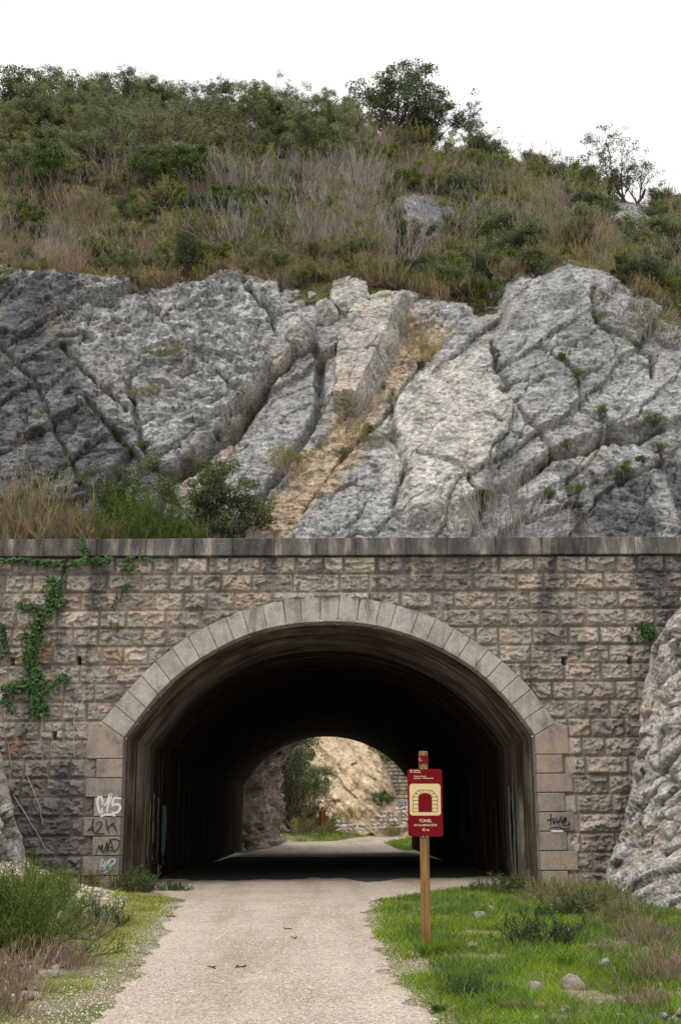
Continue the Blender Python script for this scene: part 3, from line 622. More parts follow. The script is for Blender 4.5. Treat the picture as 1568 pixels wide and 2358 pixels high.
# ------------------------------------------------------------------ plants: prototypes
KEEP = []
def finish(root, wood, leaf, mw, ml, nw='trunk', nl='crown'):
    if wood is not None: wood.build(nw, ML[mw], root)
    if leaf is not None: leaf.build(nl, ML[ml], root)
    return root
def wv(n_, V, F, A, lo=0, hi=1): A.add(V, F, np.repeat(U(lo, hi, n_), len(V)//n_))
def tree(H, W_, nl, ls, mw, ml, clump=.26, nb=(7, 40, 170), up=.25, name='holm_oak', stems=1, asp=.6, t0=.35, ncl=150, th=.42):
    root = empty(name, (0, 0, -500)); w = Acc(); lf = Acc()
    p0 = np.zeros((stems, 6, 3)); p0[:, :, 2] = np.linspace(-.25, H*th, 6)
    p0[:, :, :2] = np.cumsum(rng.normal(size=(stems, 6, 2))*H*.035+rng.normal(size=(stems, 1, 2))*H*.03*(stems > 1), 1)
    r0 = np.full((stems, 1), H*.03)*np.linspace(1, .5, 6)[None]
    w.add(*tubes(p0, r0, 7)); Pp, Rr = p0, r0; L = W_*.56
    for i, n in enumerate(nb):
        Pn, Rn = grow(Pp, Rr, int(n), L, (.95, .9, .9)[i], (up, up*.6, .1)[i], 5, (t0, .35, .3)[i], (.62, .6, .6)[i], .28)
        Pn[..., 2] = np.where(Pn[..., 2] > H*.93, H*.93+(Pn[..., 2]-H*.93)*.25, Pn[..., 2])
        V, F = tubes(Pn, np.maximum(Rn, .006), 5 if i == 0 else 3); w.add(V, F, U(0, 1)); Pp, Rr = Pn, Rn; L *= .52
    cc_ = Pp[rng.integers(len(Pp), size=ncl), rng.integers(2, 5, size=ncl)]; j = rng.integers(ncl, size=nl)
    d = rv(nl)*np.abs(U(.35, 1, nl))[:, None]**.5*np.array([1, 1, .7])*clump*U(.6, 1.3, ncl)[j][:, None]
    lf.add(*leafquads(cc_[j]+d, ls, asp)); return finish(root, w, lf, mw, ml)
def shrub(H, n, mw, ml=None, nl=0, ls=.05, spread=.55, twig=3, name='dry_shrub', rad=.011, up=.6, asp=.4):
    root = empty(name, (0, 0, -500)); w = Acc(); K = 5
    b = rng.normal(size=(n, 3))*np.array([H*.22, H*.22, 0]); d = nrm(rv(n)*spread+b/H*1.6+np.array([0, 0, 1.])); l = H*U(.55, 1.05, n)/(K-1)
    out = [b-np.array([0, 0, .12])]
    for j in range(K-1): d = nrm(d+.16*rv(n)+np.array([0, 0, .05])); out.append(out[-1]+d*l[:, None])
    P0 = np.stack(out, 1); R0 = rad*U(.7, 1.3, (n, 1))*np.linspace(1, .45, K)[None]; wv(n, *tubes(P0, R0, 3), w)
    nt_ = n*twig; P1, R1 = grow(P0, R0, nt_, H*.32, .7, up, 4, .3, .7, .22, .5); wv(nt_, *tubes(P1, np.maximum(R1, .0045), 3), w)
    P2, R2 = grow(P1, R1, nt_*2, H*.16, .8, up, 3, .2, .8, .2, .6); wv(nt_*2, *tubes(P2, np.maximum(R2, .004), 3), w)
    lf = None
    if nl:
        lf = Acc(); Cn = P2[rng.integers(len(P2), size=nl), rng.integers(0, 3, size=nl)]+rng.normal(size=(nl, 3))*ls*.9; lf.add(*leafquads(Cn, ls, asp))
    return finish(root, w, lf, mw, ml, 'twigs', 'foliage')
def conifer(H, W_, nl, ls, ml, name='juniper'):
    root = empty(name, (0, 0, -500)); w = Acc(); lf = Acc()
    p0 = np.zeros((4, 6, 3)); p0[:, :, 2] = np.linspace(-.2, H*.8, 6); p0[:, :, :2] = (rng.normal(size=(4, 1, 2))*W_*.16)*np.linspace(.2, 1.4, 6)[None, :, None]
    r0 = np.full((4, 1), .04)*np.linspace(1, .4, 6)[None]; w.add(*tubes(p0, r0, 5))
    P1, R1 = grow(p0, r0, 90, W_*.42, .9, .35, 4, .1, .6, .2); w.add(*tubes(P1, R1, 3)); P2, R2 = grow(P1, R1, 420, W_*.16, .7, .5, 4, .3, .6, .15)
    w.add(*tubes(P2, np.maximum(R2, .006), 3)); Cn = P2[rng.integers(len(P2), size=nl), rng.integers(0, 4, size=nl)]+rng.normal(size=(nl, 3))*.035
    lf.add(*leafquads(Cn, ls, .4)); return finish(root, w, lf, 'bark', ml)
def tussock(H, n, ml, name='grass_tussock', wid=.006, spread=.5, K=4):
    root = None; A = Acc(); A.add(*blades(np.zeros((n, 3))+rng.normal(size=(n, 3))*np.array([H*.18, H*.18, 0]), H, wid, spread)); return A
def blades(C, H, wid, spread):
    n = len(C); d = nrm(rv(n)*np.array([1, 1, .2])*spread+np.array([0, 0, 1])); h = (H*U(.45, 1.15, n))[:, None]; a = U(0, math.pi, n); s = np.stack([np.cos(a), np.sin(a), a*0], 1)*wid*.5
    m = C+d*h*.55; t = m+nrm(d*np.array([1.9, 1.9, .75]))*h*.5
    V = np.stack([C-s, C+s, m-s*.8, m+s*.8, t-s*.15, t+s*.15], 1).reshape(-1, 3); i = np.arange(n)[:, None]*6
    F = np.concatenate([i+np.array([[0, 1, 3, 2]]), i+np.array([[2, 3, 5, 4]])]); return V, F, np.repeat(U(0, 1, n), 6)
rng = np.random.default_rng(21)
oaks = [tree(4., 3.8, 9000, .10, 'bark', 'oak', .30, nb=(9, 60, 260), ncl=170) for _ in range(3)]
dense = [tree(3.0, 4.2, 15000, .085, 'bark', 'olive', .34, nb=(12, 90, 360), stems=3, name='dense_oak', ncl=230, th=.35) for _ in range(3)]
bare = [tree(3.1, 3.8, 5200, .055, 'bark', 'olive', .30, nb=(12, 90, 460), stems=3, name='thin_oak', t0=.2, ncl=260) for _ in range(2)]
lone = [tree(4.0, 4.2, 7500, .085, 'bark', 'oak', .24, nb=(11, 70, 330), up=.45, stems=3, name='open_oak', ncl=330, th=.3, t0=.25)]
bigoak = [tree(3.8, 4.6, 15000, .10, 'bark', 'oak', .32, nb=(13, 80, 330), up=.35, stems=3, name='holm_oak', ncl=260, th=.3, t0=.2) for _ in range(1)]
openo = [tree(4.0, 4.4, 5200, .095, 'bark', 'oak', .24, nb=(9, 56, 250), up=.15, stems=2, name='open_oak', ncl=170) for _ in range(2)]
rounds = lambda ml, nm, H=1.7, n_=9000, ls=.06: tree(H, H*1.15, n_, ls, 'bark', ml, .20, nb=(14, 60, 260), stems=4, name=nm, ncl=170, th=.3, t0=.05, up=.5)
junb = [rounds('juniper', 'juniper', 2.0, 13000, .07) for _ in range(2)]
rolive = [rounds('olive', 'grey_green_shrub') for _ in range(2)]; rgreen = [rounds('broom', 'green_shrub') for _ in range(2)]; rdark = [rounds('oak', 'evergreen_shrub') for _ in range(2)]
junis = [conifer(2.3, 2.4, 13000, .085, 'juniper') for _ in range(2)]
dry = [shrub(1.7, 46, 'dry', name='dry_shrub', rad=.011) for _ in range(3)]
greyb = [shrub(1.9, 32, 'grey', name='bare_shrub', rad=.011, spread=.7) for _ in range(2)]
broom = [shrub(1.2, 44, 'dry', 'broom', 3000, .065, name='broom_shrub') for _ in range(2)]
yel = [shrub(1.1, 40, 'dry', 'yellow', 2000, .06, name='yellow_shrub') for _ in range(1)]
oliv = [shrub(1.5, 44, 'grey', 'olive', 4200, .075, name='grey_green_shrub', spread=.8) for _ in range(2)]
grn = [shrub(1.0, 36, 'bark', 'juniper', 3800, .075, name='evergreen_shrub', spread=.9) for _ in range(2)]
low = [shrub(.6, 50, 'dry', 'yellow', 700, .05, name='heath_tuft', spread=1.) for _ in range(1)]
KEEP = bigoak+junb+rolive+rgreen+rdark+lone+oaks+dense+bare+openo+junis+dry+greyb+broom+yel+oliv+grn+low
def put(protos, px_, py_, sc, label, cat, group=None, out=-.02):
    p = slope_pt(px_, py_, 0); p[2] += out+.05
    pr_ = protos[rng.integers(len(protos))]
    return dup(pr_, p, U(0, 6.28), sc, label, group, cat)
def mscale(px_, py_, hpx, H): return hpx*float(slopeY(px_, py_))/FPX*1.03/H
yelt = [tree(2.6, 1.6, 900, .09, 'bark', 'yellow', .2, nb=(7, 30, 90), up=.4, name='young_tree', ncl=80, th=.6)]; KEEP += yelt
# named trees along the skyline
for (protos, H, x, y, hp, lab) in [
 (dense, 3.4, 145, 322, 165, 'broad grey-green oak on the left part of the skyline'),
 (oaks, 4., 262, 285, 140, 'dark green oak right of the broad grey-green skyline oak'),
 (dense, 3.4, 215, 300, 120, 'smaller grey-green oak wedged between the two left skyline oaks'),
 (bare, 3.3, 322, 425, 175, 'dark-stemmed thin oak standing leftmost of the thin oaks mid slope'),
 (bare, 3.3, 395, 428, 170, 'dark-stemmed thin oak in the middle of the thin oaks mid slope'),
 (bare, 3.3, 545, 385, 150, 'spreading thin oak above the mid slope dry scrub'),
 (dense, 3.4, 420, 300, 115, 'rounded grey-green oak on the skyline left of centre'),
 (dense, 3.4, 350, 290, 110, 'small rounded grey-green oak right of the dark skyline oak'),
 (oaks, 4., 515, 270, 115, 'small leafy oak poking above the skyline left of centre'),
 (dense, 3.4, 495, 310, 110, 'low grey-green oak under the small leafy skyline oak'),
 (openo, 4.2, 640, 305, 135, 'airy dark oak at the dip of the skyline'),
 (oaks, 4., 735, 312, 110, 'low dark oak left of the tallest skyline oak'),
 (oaks, 4., 800, 318, 110, 'low dark oak touching the tallest skyline oak'),
 (bigoak, 3.8, 895, 345, 215, 'tallest dark oak on the central skyline'),
 (bigoak, 3.8, 970, 350, 140, 'dark oak leaning right from the tallest skyline oak'),
 (openo, 4.2, 1065, 362, 115, 'small airy oak sloping down at the right of the central group'),
 (oaks, 4., 1290, 432, 62, 'low dark green bush-like oak on the right skyline'),
 (oaks, 4., 1350, 446, 70, 'second low oak on the right skyline nearer the lone tree'),
 (lone, 3.6, 1450, 484, 160, 'lone open-branched tree on the right skyline'),
 (dense, 3.4, 40, 330, 120, 'grey-green oak near the left edge of the skyline'),
 (dense, 3.4, 55, 470, 150, 'grey-green oak low at the left edge of the slope'),
 (junb, 2.0, 375, 470, 140, 'large bright green juniper on the left middle slope'),
 (junb, 2.0, 92, 480, 125, 'dark green juniper near the left edge of the slope'),
 (junb, 2.0, 465, 520, 95, 'bright green juniper just below the large one'),
 (rdark, 1.7, 430, 655, 105, 'dark round evergreen shrub at the cliff edge left of centre'),
 (junb, 2.0, 955, 605, 100, 'dark green juniper beside the bluish rock dome'),
 (rdark, 1.7, 1100, 705, 75, 'low spreading evergreen bush hanging over the cliff edge'),
 (rdark, 1.7, 1240, 655, 85, 'evergreen bush above the pale smooth rock'),
 (rdark, 1.7, 1345, 590, 80, 'green bush below the bare rock knoll'),
 (junb, 2.0, 630, 325, 75, 'small green juniper under the airy dark oak'),
 (oliv, 1.5, 1505, 790, 90, 'dark green bush on the right part of the cliff'),
 (oliv, 1.5, 1230, 590, 100, 'leafy grey-green bush right of the rock dome'),
 (dense, 3.4, 1560, 620, 150, 'green oak at the right edge of the slope'),
 (oaks, 4., 1530, 560, 90, 'low oak right of the rock knoll'),
 (rdark, 1.7, 905, 560, 70, 'dark bush at the lower left of the bluish rock slab'),
 (rolive, 1.7, 1045, 575, 75, 'grey-green bush at the lower right of the bluish rock slab'),
 (dry, 1.7, 900, 480, 70, 'dry bush at the left end of the bluish rock slab'),
 (greyb, 1.9, 990, 575, 150, 'tall bare grey sapling in front of the rock dome'),
 (bigoak, 3.8, -5, 335, 215, 'tall oak cut by the left edge of the frame on the skyline'),
 (yelt, 2.6, -18, 800, 215, 'young yellow-green leaved tree cut by the left edge on the cliff'),
 (rdark, 1.7, 1065, 708, 62, 'evergreen bush hanging at the cliff edge left of the low spreading one'),
 (rgreen, 1.7, 1135, 700, 60, 'green bush hanging at the cliff edge right of the low spreading one'),
 (rgreen, 1.7, 1020, 690, 50, 'green bush at the head of the ochre gully'),
 (dry, 1.7, 660, 672, 45, 'dry tuft at the cliff edge above the boulders'),
 (rgreen, 1.7, 700, 668, 35, 'green tuft at the cliff edge above the boulders'),
 (dry, 1.7, 640, 668, 50, 'dry tuft left of the one above the boulders'),
 (greyb, 1.9, 680, 470, 110, 'bare grey sapling in the middle of the slope'),
 (broom, 1.2, 395, 870, 75, 'green broom tuft on the left cliff face'),
 (broom, 1.2, 352, 938, 50, 'small broom tuft lower on the left cliff face'),
 (broom, 1.2, 660, 1098, 65, 'broom tuft in the crack beside the ochre band'),
 (yel, 1.1, 828, 1040, 60, 'thin yellowish tuft on the ochre band'),
 (yel, 1.1, 970, 840, 60, 'yellowish tuft in the gully right of the leaning slab'),
 (dry, 1.7, 955, 790, 70, 'dry brown tuft in the gully top'),
 (rdark, 1.7, 505, 800, 35, 'small green plant in the left cliff')]:
    o_ = put(protos, x, y, mscale(x, y, hp, H)*(.98 if H >= 3 else 1.), lab, 'shrub' if H <= 2 else 'tree', out=.1 if H < 2 else 0)
# scrub fill
def fill(protos, n, region, hp, H, lab, grp, cat='shrub', tmax=.97, tmin=.0, w=None):
    k = 0; tries = 0
    while k < n and tries < n*30:
        tries += 1; x = U(region[0], region[1]); t = tmin+(tmax-tmin)*U(0, 1)**.8; b, s = float(ip(x, BND)), float(ip(x, SKY)); y = b-t*(b-s)
        if w is not None and U(0, 1) > w(x, y, t): continue
        if (abs(x-975) < 78 and 455 < y < 600) or (abs(x-1448) < 68 and 465 < y < 600): continue
        if psd(np.array([x]), np.array([y]), SLABS[5][0])[0] > -6: continue
        put(protos, x, y, mscale(x, y, hp*U(.7, 1.25), H), lab, cat, grp, .02); k += 1
def nz(x, y, s, q): return float(vn(x*s, y*s, 0, q))*.5+.5
fill(dry, 115, (-60, 1640), 74, 1.7, 'leafless brown shrub in the scrub on the hillside', 'brown scrub bushes covering the hillside', w=lambda x, y, t: (nz(x, y, .008, 3) > .40)*(1-.9*(t > .62)*(x < 850)))
fill(greyb, 50, (-60, 1640), 80, 1.9, 'bare grey-twigged bush among the hillside scrub', 'grey bare bushes on the hillside', w=lambda x, y, t: nz(x, y, .01, 4) > .5)
fill(rdark, 34, (1040, 1640), 78, 1.7, 'larger dark evergreen bush on the right half of the hillside', 'larger evergreen bushes of the right hillside', tmax=.8)
fill(rgreen, 46, (-60, 1640), 30, 1.7, 'small green bush along the cliff edge', 'small green bushes along the cliff edge', 'shrub', .08, -.02)
fill(greyb, 36, (520, 940), 105, 1.9, 'tall pale bare bush on the middle hillside', 'tall pale bare bushes of the middle hillside', tmax=.6, tmin=.08)
fill(broom, 80, (-60, 1640), 62, 1.2, 'green broom bush among the hillside scrub', 'green broom bushes on the hillside')
fill(yel, 90, (-60, 1640), 55, 1.1, 'yellow-green bush low in the hillside scrub', 'yellow-green bushes on the hillside', w=lambda x, y, t: (x > 700)*.8+.25)
fill(rgreen, 100, (-60, 1640), 55, 1.7, 'rounded green shrub in the hillside scrub', 'rounded green shrubs on the hillside')
fill(rolive, 135, (-60, 1640), 62, 1.7, 'grey-green leafy bush in the hillside scrub', 'grey-green bushes on the hillside')
fill(rdark, 50, (-60, 1640), 55, 1.7, 'small dark evergreen bush on the hillside', 'evergreen bushes on the hillside')
fill(low, 110, (-60, 1640), 40, .6, 'mossy yellow-green tuft along the cliff edge', 'tufts along the cliff edge', 'tuft', .07, -.03)
fill(dense, 42, (-60, 780), 105, 3.4, 'grey-green oak in the dense upper left wood', 'oaks of the upper left wood', 'tree', .98, .52)
fill(oaks, 14, (560, 1150), 75, 4., 'low dark oak on the central upper slope', 'oaks along the central upper slope', 'tree', .99, .86)
fill(rdark, 30, (1120, 1700), 55, 1.7, 'dark evergreen bush along the right skyline', 'evergreen bushes along the right skyline', 'shrub', .99, .84)
k = 0
for pts, w, dp in CR:
    for _ in range(3):
        i = rng.integers(len(pts)-1); t = U(0, 1); put(rgreen+rolive, pts[i][0]*(1-t)+pts[i+1][0]*t, pts[i][1]*(1-t)+pts[i+1][1]*t+4, U(.10, .24), 'small green tuft rooted in a crack of the cliff face', 'tuft', 'tufts in the cracks of the cliff', -.1)
# dry litter and twigs over the slope: beyond counting
n = 11000; x = U(-150, 1750, n); t = U(-.01, .98, n); b, s = ip(x, BND), ip(x, SKY); y = b-t*(b-s); c = slope_pt(x, y, 0)
A = Acc(); A.add(*blades(c, .18, .022, 1.5)); tag(A.build('hillside_undergrowth', ML['dry']), 'dry brown grass and litter under the hillside scrub', 'undergrowth', kind='stuff')
n = 9000; x = U(-150, 1750, n); t = U(-.02, .98, n); b, s = ip(x, BND), ip(x, SKY); y = b-t*(b-s); q = vn(x*.012, y*.012, 0, 9) > .0; c = slope_pt(x[q], y[q], 0)
A = Acc(); A.add(*blades(c, .26, .03, 1.4)); tag(A.build('hillside_grass', ML['yellow']), 'yellow-green grass between the hillside shrubs', 'grass', kind='stuff')
# plants behind the coping
rng = np.random.default_rng(33)
big = shrub(1.9, 120, 'broom', 'bright', 20000, .06, name='broom_shrub', twig=5, spread=.95, asp=.3)
bigb = shrub(1.9, 120, 'dry', 'broom', 8000, .055, name='broom_shrub', twig=4, spread=.8, asp=.25)
bigd = shrub(1.9, 90, 'bark', 'oak', 15000, .07, name='evergreen_shrub', twig=4, spread=.9)
bigr = rounds('bright', 'broom_shrub', 1.9, 18000, .05); bigo = rounds('oak', 'evergreen_shrub', 1.9, 18000, .055)
KEEP += [big, bigb, bigd, bigr, bigo]
def ledge(x, hp, Y, pr_, H, lab, cat='shrub', grp=None, wx=1.):
    p = at(x, 1242., Y); p[2] = ZC-.15; s = hp*Y/FPX*1.5/H; return dup(pr_, p, U(0, 6), (s*wx, s*wx, s), lab, grp, cat)
ledge(20, 110, 31.2, bigb, 1.9, 'brown-green broom bush at the left end behind the coping', wx=.9)
ledge(85, 150, 32., bigb, 1.9, 'taller brown-green broom bush behind the leftmost one', wx=.7)
ledge(145, 75, 31.2, bigb, 1.9, 'low brown-green broom bush behind the coping', wx=1.2)
ledge(215, 65, 31.1, bigb, 1.9, 'lowest brown broom bush between the brown and the bright green one', wx=1.3)
ledge(270, 150, 32., bigo, 1.9, 'thin dark bush left of the bright green broom', wx=.5)
ledge(335, 118, 31.5, big, 1.9, 'bright green broom bush behind the coping', wx=.8)
ledge(415, 75, 31.2, big, 1.9, 'small bright green broom bush beside the dark evergreen one', wx=.7)
ledge(512, 150, 31.7, bigo, 1.9, 'dark grey-green evergreen bush behind the coping', wx=.95)
for k, (x, h) in enumerate([(1050, 85), (1165, 150), (1190, 130), (1330, 60), (480, 60), (950, 40)]):
    ledge(x, h, 31.2, greyb[k % 2], 1.9, 'bare leafless sapling behind the coping', 'sapling', 'bare saplings behind the coping', wx=.7)
# ------------------------------------------------------------------ ivy
rng = np.random.default_rng(44)
def ivy(paths, label, dens=1., Yo=-.13):
    root = tag(empty('ivy', (0, 0, 0)), label, 'ivy'); w = Acc(); lf = Acc(); C = []
    for pts, wd, nn_ in paths:
        a = np.array(pts, float); s = np.linspace(0, len(a)-1, int(nn_*dens)); s = np.clip(s+rng.normal(size=len(s))*.15, 0, len(a)-1)
        q = np.stack([np.interp(s, np.arange(len(a)), a[:, i]) for i in (0, 1)], 1)+rng.normal(size=(len(s), 2))*wd*np.array([1, .7])
        keep = vn(q[:, 0]*.06, q[:, 1]*.06, 0, 17) > -.45; q = q[keep]; C.append(at(q[:, 0], q[:, 1], FY+Yo-U(0, .10, len(q))))
        P_ = at(a[:, 0], a[:, 1], FY-.10); s2 = np.linspace(0, len(a)-1, 24)
        for j in range(3): PP = np.stack([np.interp(s2, np.arange(len(a)), P_[:, i]) for i in range(3)], 1)+rng.normal(size=(24, 3))*np.array([.04, .005, .04]); w.add(*tubes(PP[None], np.full((1, 24), .007), 3))
    C = np.concatenate(C); n = len(C)
    lf.add(*leafquads(C, .085, .85, nr=np.tile([0, -1., .35], (n, 1)))); w.build('stem', ML['bark'], root); lf.build('foliage', ML['ivy'], root); root.location = (0, 0, 0); return root
ivy([([(122, 1335), (130, 1350), (120, 1375), (112, 1400), (98, 1415), (88, 1440), (82, 1475), (72, 1510), (78, 1540), (70, 1570)], 9, 1300), ([(10, 1585), (60, 1578), (90, 1588), (150, 1560)], 8, 500), ([(75, 1560), (85, 1600), (95, 1645)], 12, 600), ([(45, 1400), (80, 1395)], 7, 90), ([(130, 1390), (150, 1385)], 6, 60), ([(60, 1460), (70, 1475)], 10, 70)], 'thick green ivy strand climbing the left part of the portal wall')
ivy([([(0, 1293), (40, 1290), (95, 1296), (150, 1300), (200, 1290), (260, 1287)], 5, 420), ([(195, 1240), (197, 1262), (196, 1285)], 5, 120), ([(288, 1290), (312, 1283), (348, 1290)], 4, 110), ([(150, 1300), (145, 1325)], 6, 80), ([(280, 1310), (310, 1305)], 5, 50)], 'ivy trailing along the underside of the left coping', Yo=-.19)
ivy([([(290, 1350), (288, 1360), (262, 1395), (262, 1436), (270, 1437)], 5, 90)], 'small isolated ivy sprig on the wall right of the thick strand')
ivy([([(5, 1440), (8, 1480), (4, 1520)], 6, 160), ([(15, 1600), (20, 1640)], 8, 70)], 'sparse ivy at the left edge of the wall')
ivy([([(1475, 1440), (1492, 1450), (1500, 1475)], 9, 150), ([(1448, 1470), (1452, 1478)], 3, 14)], 'small leafy plant rooted in the wall beside the right outcrop')
# bare climbing stems on the left wall
vroot = tag(empty('climbing_vine', (0, 0, 0)), 'bare grey climbing stems on the left part of the portal wall', 'vine')
for pts in [[(0, 1640), (12, 1680), (20, 1720), (28, 1765), (22, 1800)], [(170, 1625), (171, 1660), (171, 1700), (170, 1735), (173, 1745)], [(171, 1640), (150, 1615)], [(171, 1640), (195, 1612), (215, 1590)], [(100, 1640), (95, 1700), (100, 1760)], [(0, 1770), (25, 1760), (70, 1740), (110, 1770)], [(60, 1780), (90, 1850), (100, 1900)], [(30, 1830), (75, 1900), (110, 1960)], [(0, 1430), (25, 1410), (60, 1395)]]:
    a = np.array(pts, float); s2 = np.linspace(0, len(a)-1, 14); q = np.stack([np.interp(s2, np.arange(len(a)), a[:, i]) for i in (0, 1)], 1)+rng.normal(size=(14, 2))*.8
    A = Acc(); A.add(*tubes(at(q[:, 0], q[:, 1], FY-.14)[None], np.full((1, 14), .011), 4), U(.4, 1)); A.build('stem', ML['grey'], vroot)
# ------------------------------------------------------------------ graffiti
def paint(name, c, rough=.5):
    m, n, p = newmat(name, rough, .4); co = coords(n); n.links.new(mix(n, c, [q*.6 for q in c], ramp(n, noise(n, co, 20, 5, .8), [(.45, 0.), (.7, 1.)])), p.inputs['Base Color']); return m
MP = dict(w=paint('white_paint', (.72, .74, .78)), k=paint('black_paint', (.03, .028, .035)), b=paint('pale_blue_paint', (.45, .52, .62)), g=paint('green_paint', (.40, .55, .12)), t=paint('teal_paint', (.04, .20, .22)), d=paint('dull_pale_paint', (.24, .26, .28)), n=paint('navy_paint', (.05, .09, .16)))
def stroke(A, pts, w, Y, sc=None):
    a = np.array(pts, float); n = max(8, len(a)*6); s = np.linspace(0, len(a)-1, n)
    p = np.stack([np.interp(s, np.arange(len(a)), a[:, i]) for i in (0, 1)], 1)
    for _ in range(2): p[1:-1] = .25*p[:-2]+.5*p[1:-1]+.25*p[2:]
    P_ = at(p[:, 0], p[:, 1], Y); d = np.gradient(P_, axis=0); d = nrm(d); sd_ = np.stack([-d[:, 2], d[:, 0]*0, d[:, 0]], 1)
    W2 = w*(1-.5*np.abs(np.linspace(-1, 1, n))**6)[:, None]/2
    V = np.concatenate([P_-sd_*W2, P_+sd_*W2]); F = np.stack([np.arange(n-1), np.arange(1, n), n+np.arange(1, n), n+np.arange(n-1)], 1)
    A.add(V, F)
def gq(x, y): return ((230+x/4.715)/1.2672, (2150+y/4.715)/1.2672)
def graf(strokes, w, mat, label, conv=gq, Y=FY-.1):
    A = Acc()
    for i, st_ in enumerate(strokes): stroke(A, [conv(*q) for q in st_], w, Y-.001*i)
    o = A.build('graffiti', MP[mat], portal); o['label'] = label; return o
graf([[(325, 940), (335, 880), (310, 825), (270, 830), (258, 900), (275, 1000), (305, 1058), (328, 1040), (320, 975)], [(350, 955), (395, 900), (430, 800), (455, 785), (445, 850), (400, 960), (393, 1040)], [(590, 848), (490, 835), (470, 900), (465, 935)], [(455, 960), (500, 930), (560, 930), (578, 980), (540, 1035), (490, 1052), (458, 1030)], [(300, 1098), (370, 1070), (450, 1070), (510, 1088)]], .055, 'w', 'white spray painted C15')
graf([[(210, 1120), (190, 1200), (205, 1330)], [(120, 1315), (190, 1230), (210, 1125)], [(130, 1270), (220, 1290)], [(235, 1210), (280, 1165), (325, 1185), (300, 1260), (215, 1335), (290, 1330), (350, 1340), (350, 1310)], [(375, 1130), (390, 1220), (425, 1335)], [(500, 1180), (440, 1215), (385, 1275)], [(440, 1215), (490, 1215), (535, 1320)]], .028, 'k', 'black scrawl reading 12K')
graf([[(240, 1620), (285, 1480), (300, 1570), (330, 1470), (325, 1570), (345, 1600), (400, 1430), (385, 1580), (400, 1590)], [(395, 1580), (440, 1410), (480, 1560)], [(380, 1500), (470, 1530)], [(420, 1410), (520, 1405), (570, 1440), (550, 1520), (510, 1575), (390, 1555)]], .028, 'k', 'black scrawl reading MAD')
graf([[(300, 1830), (320, 1700), (350, 1690)], [(290, 1790), (340, 1780), (380, 1700)], [(340, 1840), (400, 1720), (440, 1680)], [(410, 1780), (430, 1690), (500, 1680), (500, 1730), (430, 1780), (440, 1830)], [(330, 1890), (370, 1860), (400, 1850)]], .04, 'b', 'pale blue faded scrawl low on the jamb')
def gr(x, y): return ((1430+x/2.815)/1.2672, (2200+y/2.815)/1.2672)
graf([[(497, 490), (495, 590)], [(462, 545), (530, 530)], [(520, 575), (535, 550), (515, 555), (520, 580)], [(540, 520), (555, 575), (580, 510)], [(575, 520), (590, 570), (600, 530)], [(590, 510), (620, 560), (620, 510), (600, 590)], [(600, 590), (655, 580), (640, 555)], [(485, 610), (560, 600), (600, 618), (655, 610)]], .03, 'k', 'black scrawl on the right jamb', gr)
graf([[(497, 632), (560, 635), (600, 634)]], .05, 'w', 'white paint smear on the right jamb', gr)
# paint drips on the left inner wall (world x is on the lining)
def wallmark(side, y0, z0, z1, w, mat, A):
    n = 40; z = np.linspace(z0, z1, n); q = w*np.clip(.55+.9*fbm(z*2.5, y0*7, 0, 4, 77), .06, 1.1)*.5; y0 = y0+.10*fbm(z*1.8, y0*5, 0, 3, 78); x0 = (TXL+.175 if side < 0 else TXR-.175)-side*.035*0
    x0 = TXL+.215 if side < 0 else TXR-.215
    V = np.concatenate([np.stack([np.full(n, x0), y0-q, z], 1), np.stack([np.full(n, x0), y0+q*1.3, z], 1)]); A.add(V, np.stack([np.arange(n-1), np.arange(1, n), n+np.arange(1, n), n+np.arange(n-1)], 1))
for mat_, L, lab in (('d', [(33.9, .5, 2.2, .5), (34.9, .4, 2.1, .3)], 'blue-grey paint on the left tunnel wall'), ('t', [(36.2, .3, 1.9, 1.1)], 'teal paint panel on the left tunnel wall'), ('g', [(32.5, .9, 2.3, .08), (32.9, .6, 1.7, .12), (33.3, .9, 2.0, .08)], 'green paint runs inside the left jamb')):
    A = Acc()
    for y0, z0, z1, w in L: wallmark(-1, y0, z0, z1, w, mat_, A)
    o = A.build('graffiti', MP[mat_], portal); o['label'] = lab
A = Acc()
for y0, z0, z1, w in [(32.4, .1, 2.6, .45), (33.1, .4, 2.3, .3), (33.8, .2, 1.6, .12)]: wallmark(1, y0, z0, z1, w, 'w', A)
o = A.build('graffiti', MP['d'], portal); o['label'] = 'pale paint drips inside the right jamb'
# ------------------------------------------------------------------ trail signs
def m_wood():
    m, n, p = newmat('treated_pine_post', .75, .3); a = noise(n, coords(n, (26, 26, 1.6)), 1., 6, .7, .6)
    c = ramp(n, a, [(.3, (.09, .038, .012)), (.5, (.25, .125, .045)), (.7, (.40, .23, .09))]); n.links.new(c, p.inputs['Base Color']); bump(n, p, a, .006); return m
def plain(name, c, rough=.5, var=.12):
    m, n, p = newmat(name, rough, .45); n.links.new(mix(n, c, [q*(1-var) for q in c], ramp(n, noise(n, coords(n), 6, 5, .7), [(.35, 0.), (.65, 1.)])), p.inputs['Base Color']); return m
M_wood = m_wood(); M_red = plain('maroon_enamel', (.17, .0015, .006), .6, .15); M_red.node_tree.nodes['Principled BSDF'].inputs['Specular IOR Level'].default_value = .15; M_cream = plain('cream_enamel', (.70, .56, .28), .5, .06); M_backr = plain('weathered_maroon_back', (.25, .03, .025), .6)
M_ink = plain('pale_lettering', (.80, .60, .42), .5, .03); M_steel = plain('screw_steel', (.5, .5, .5), .35)
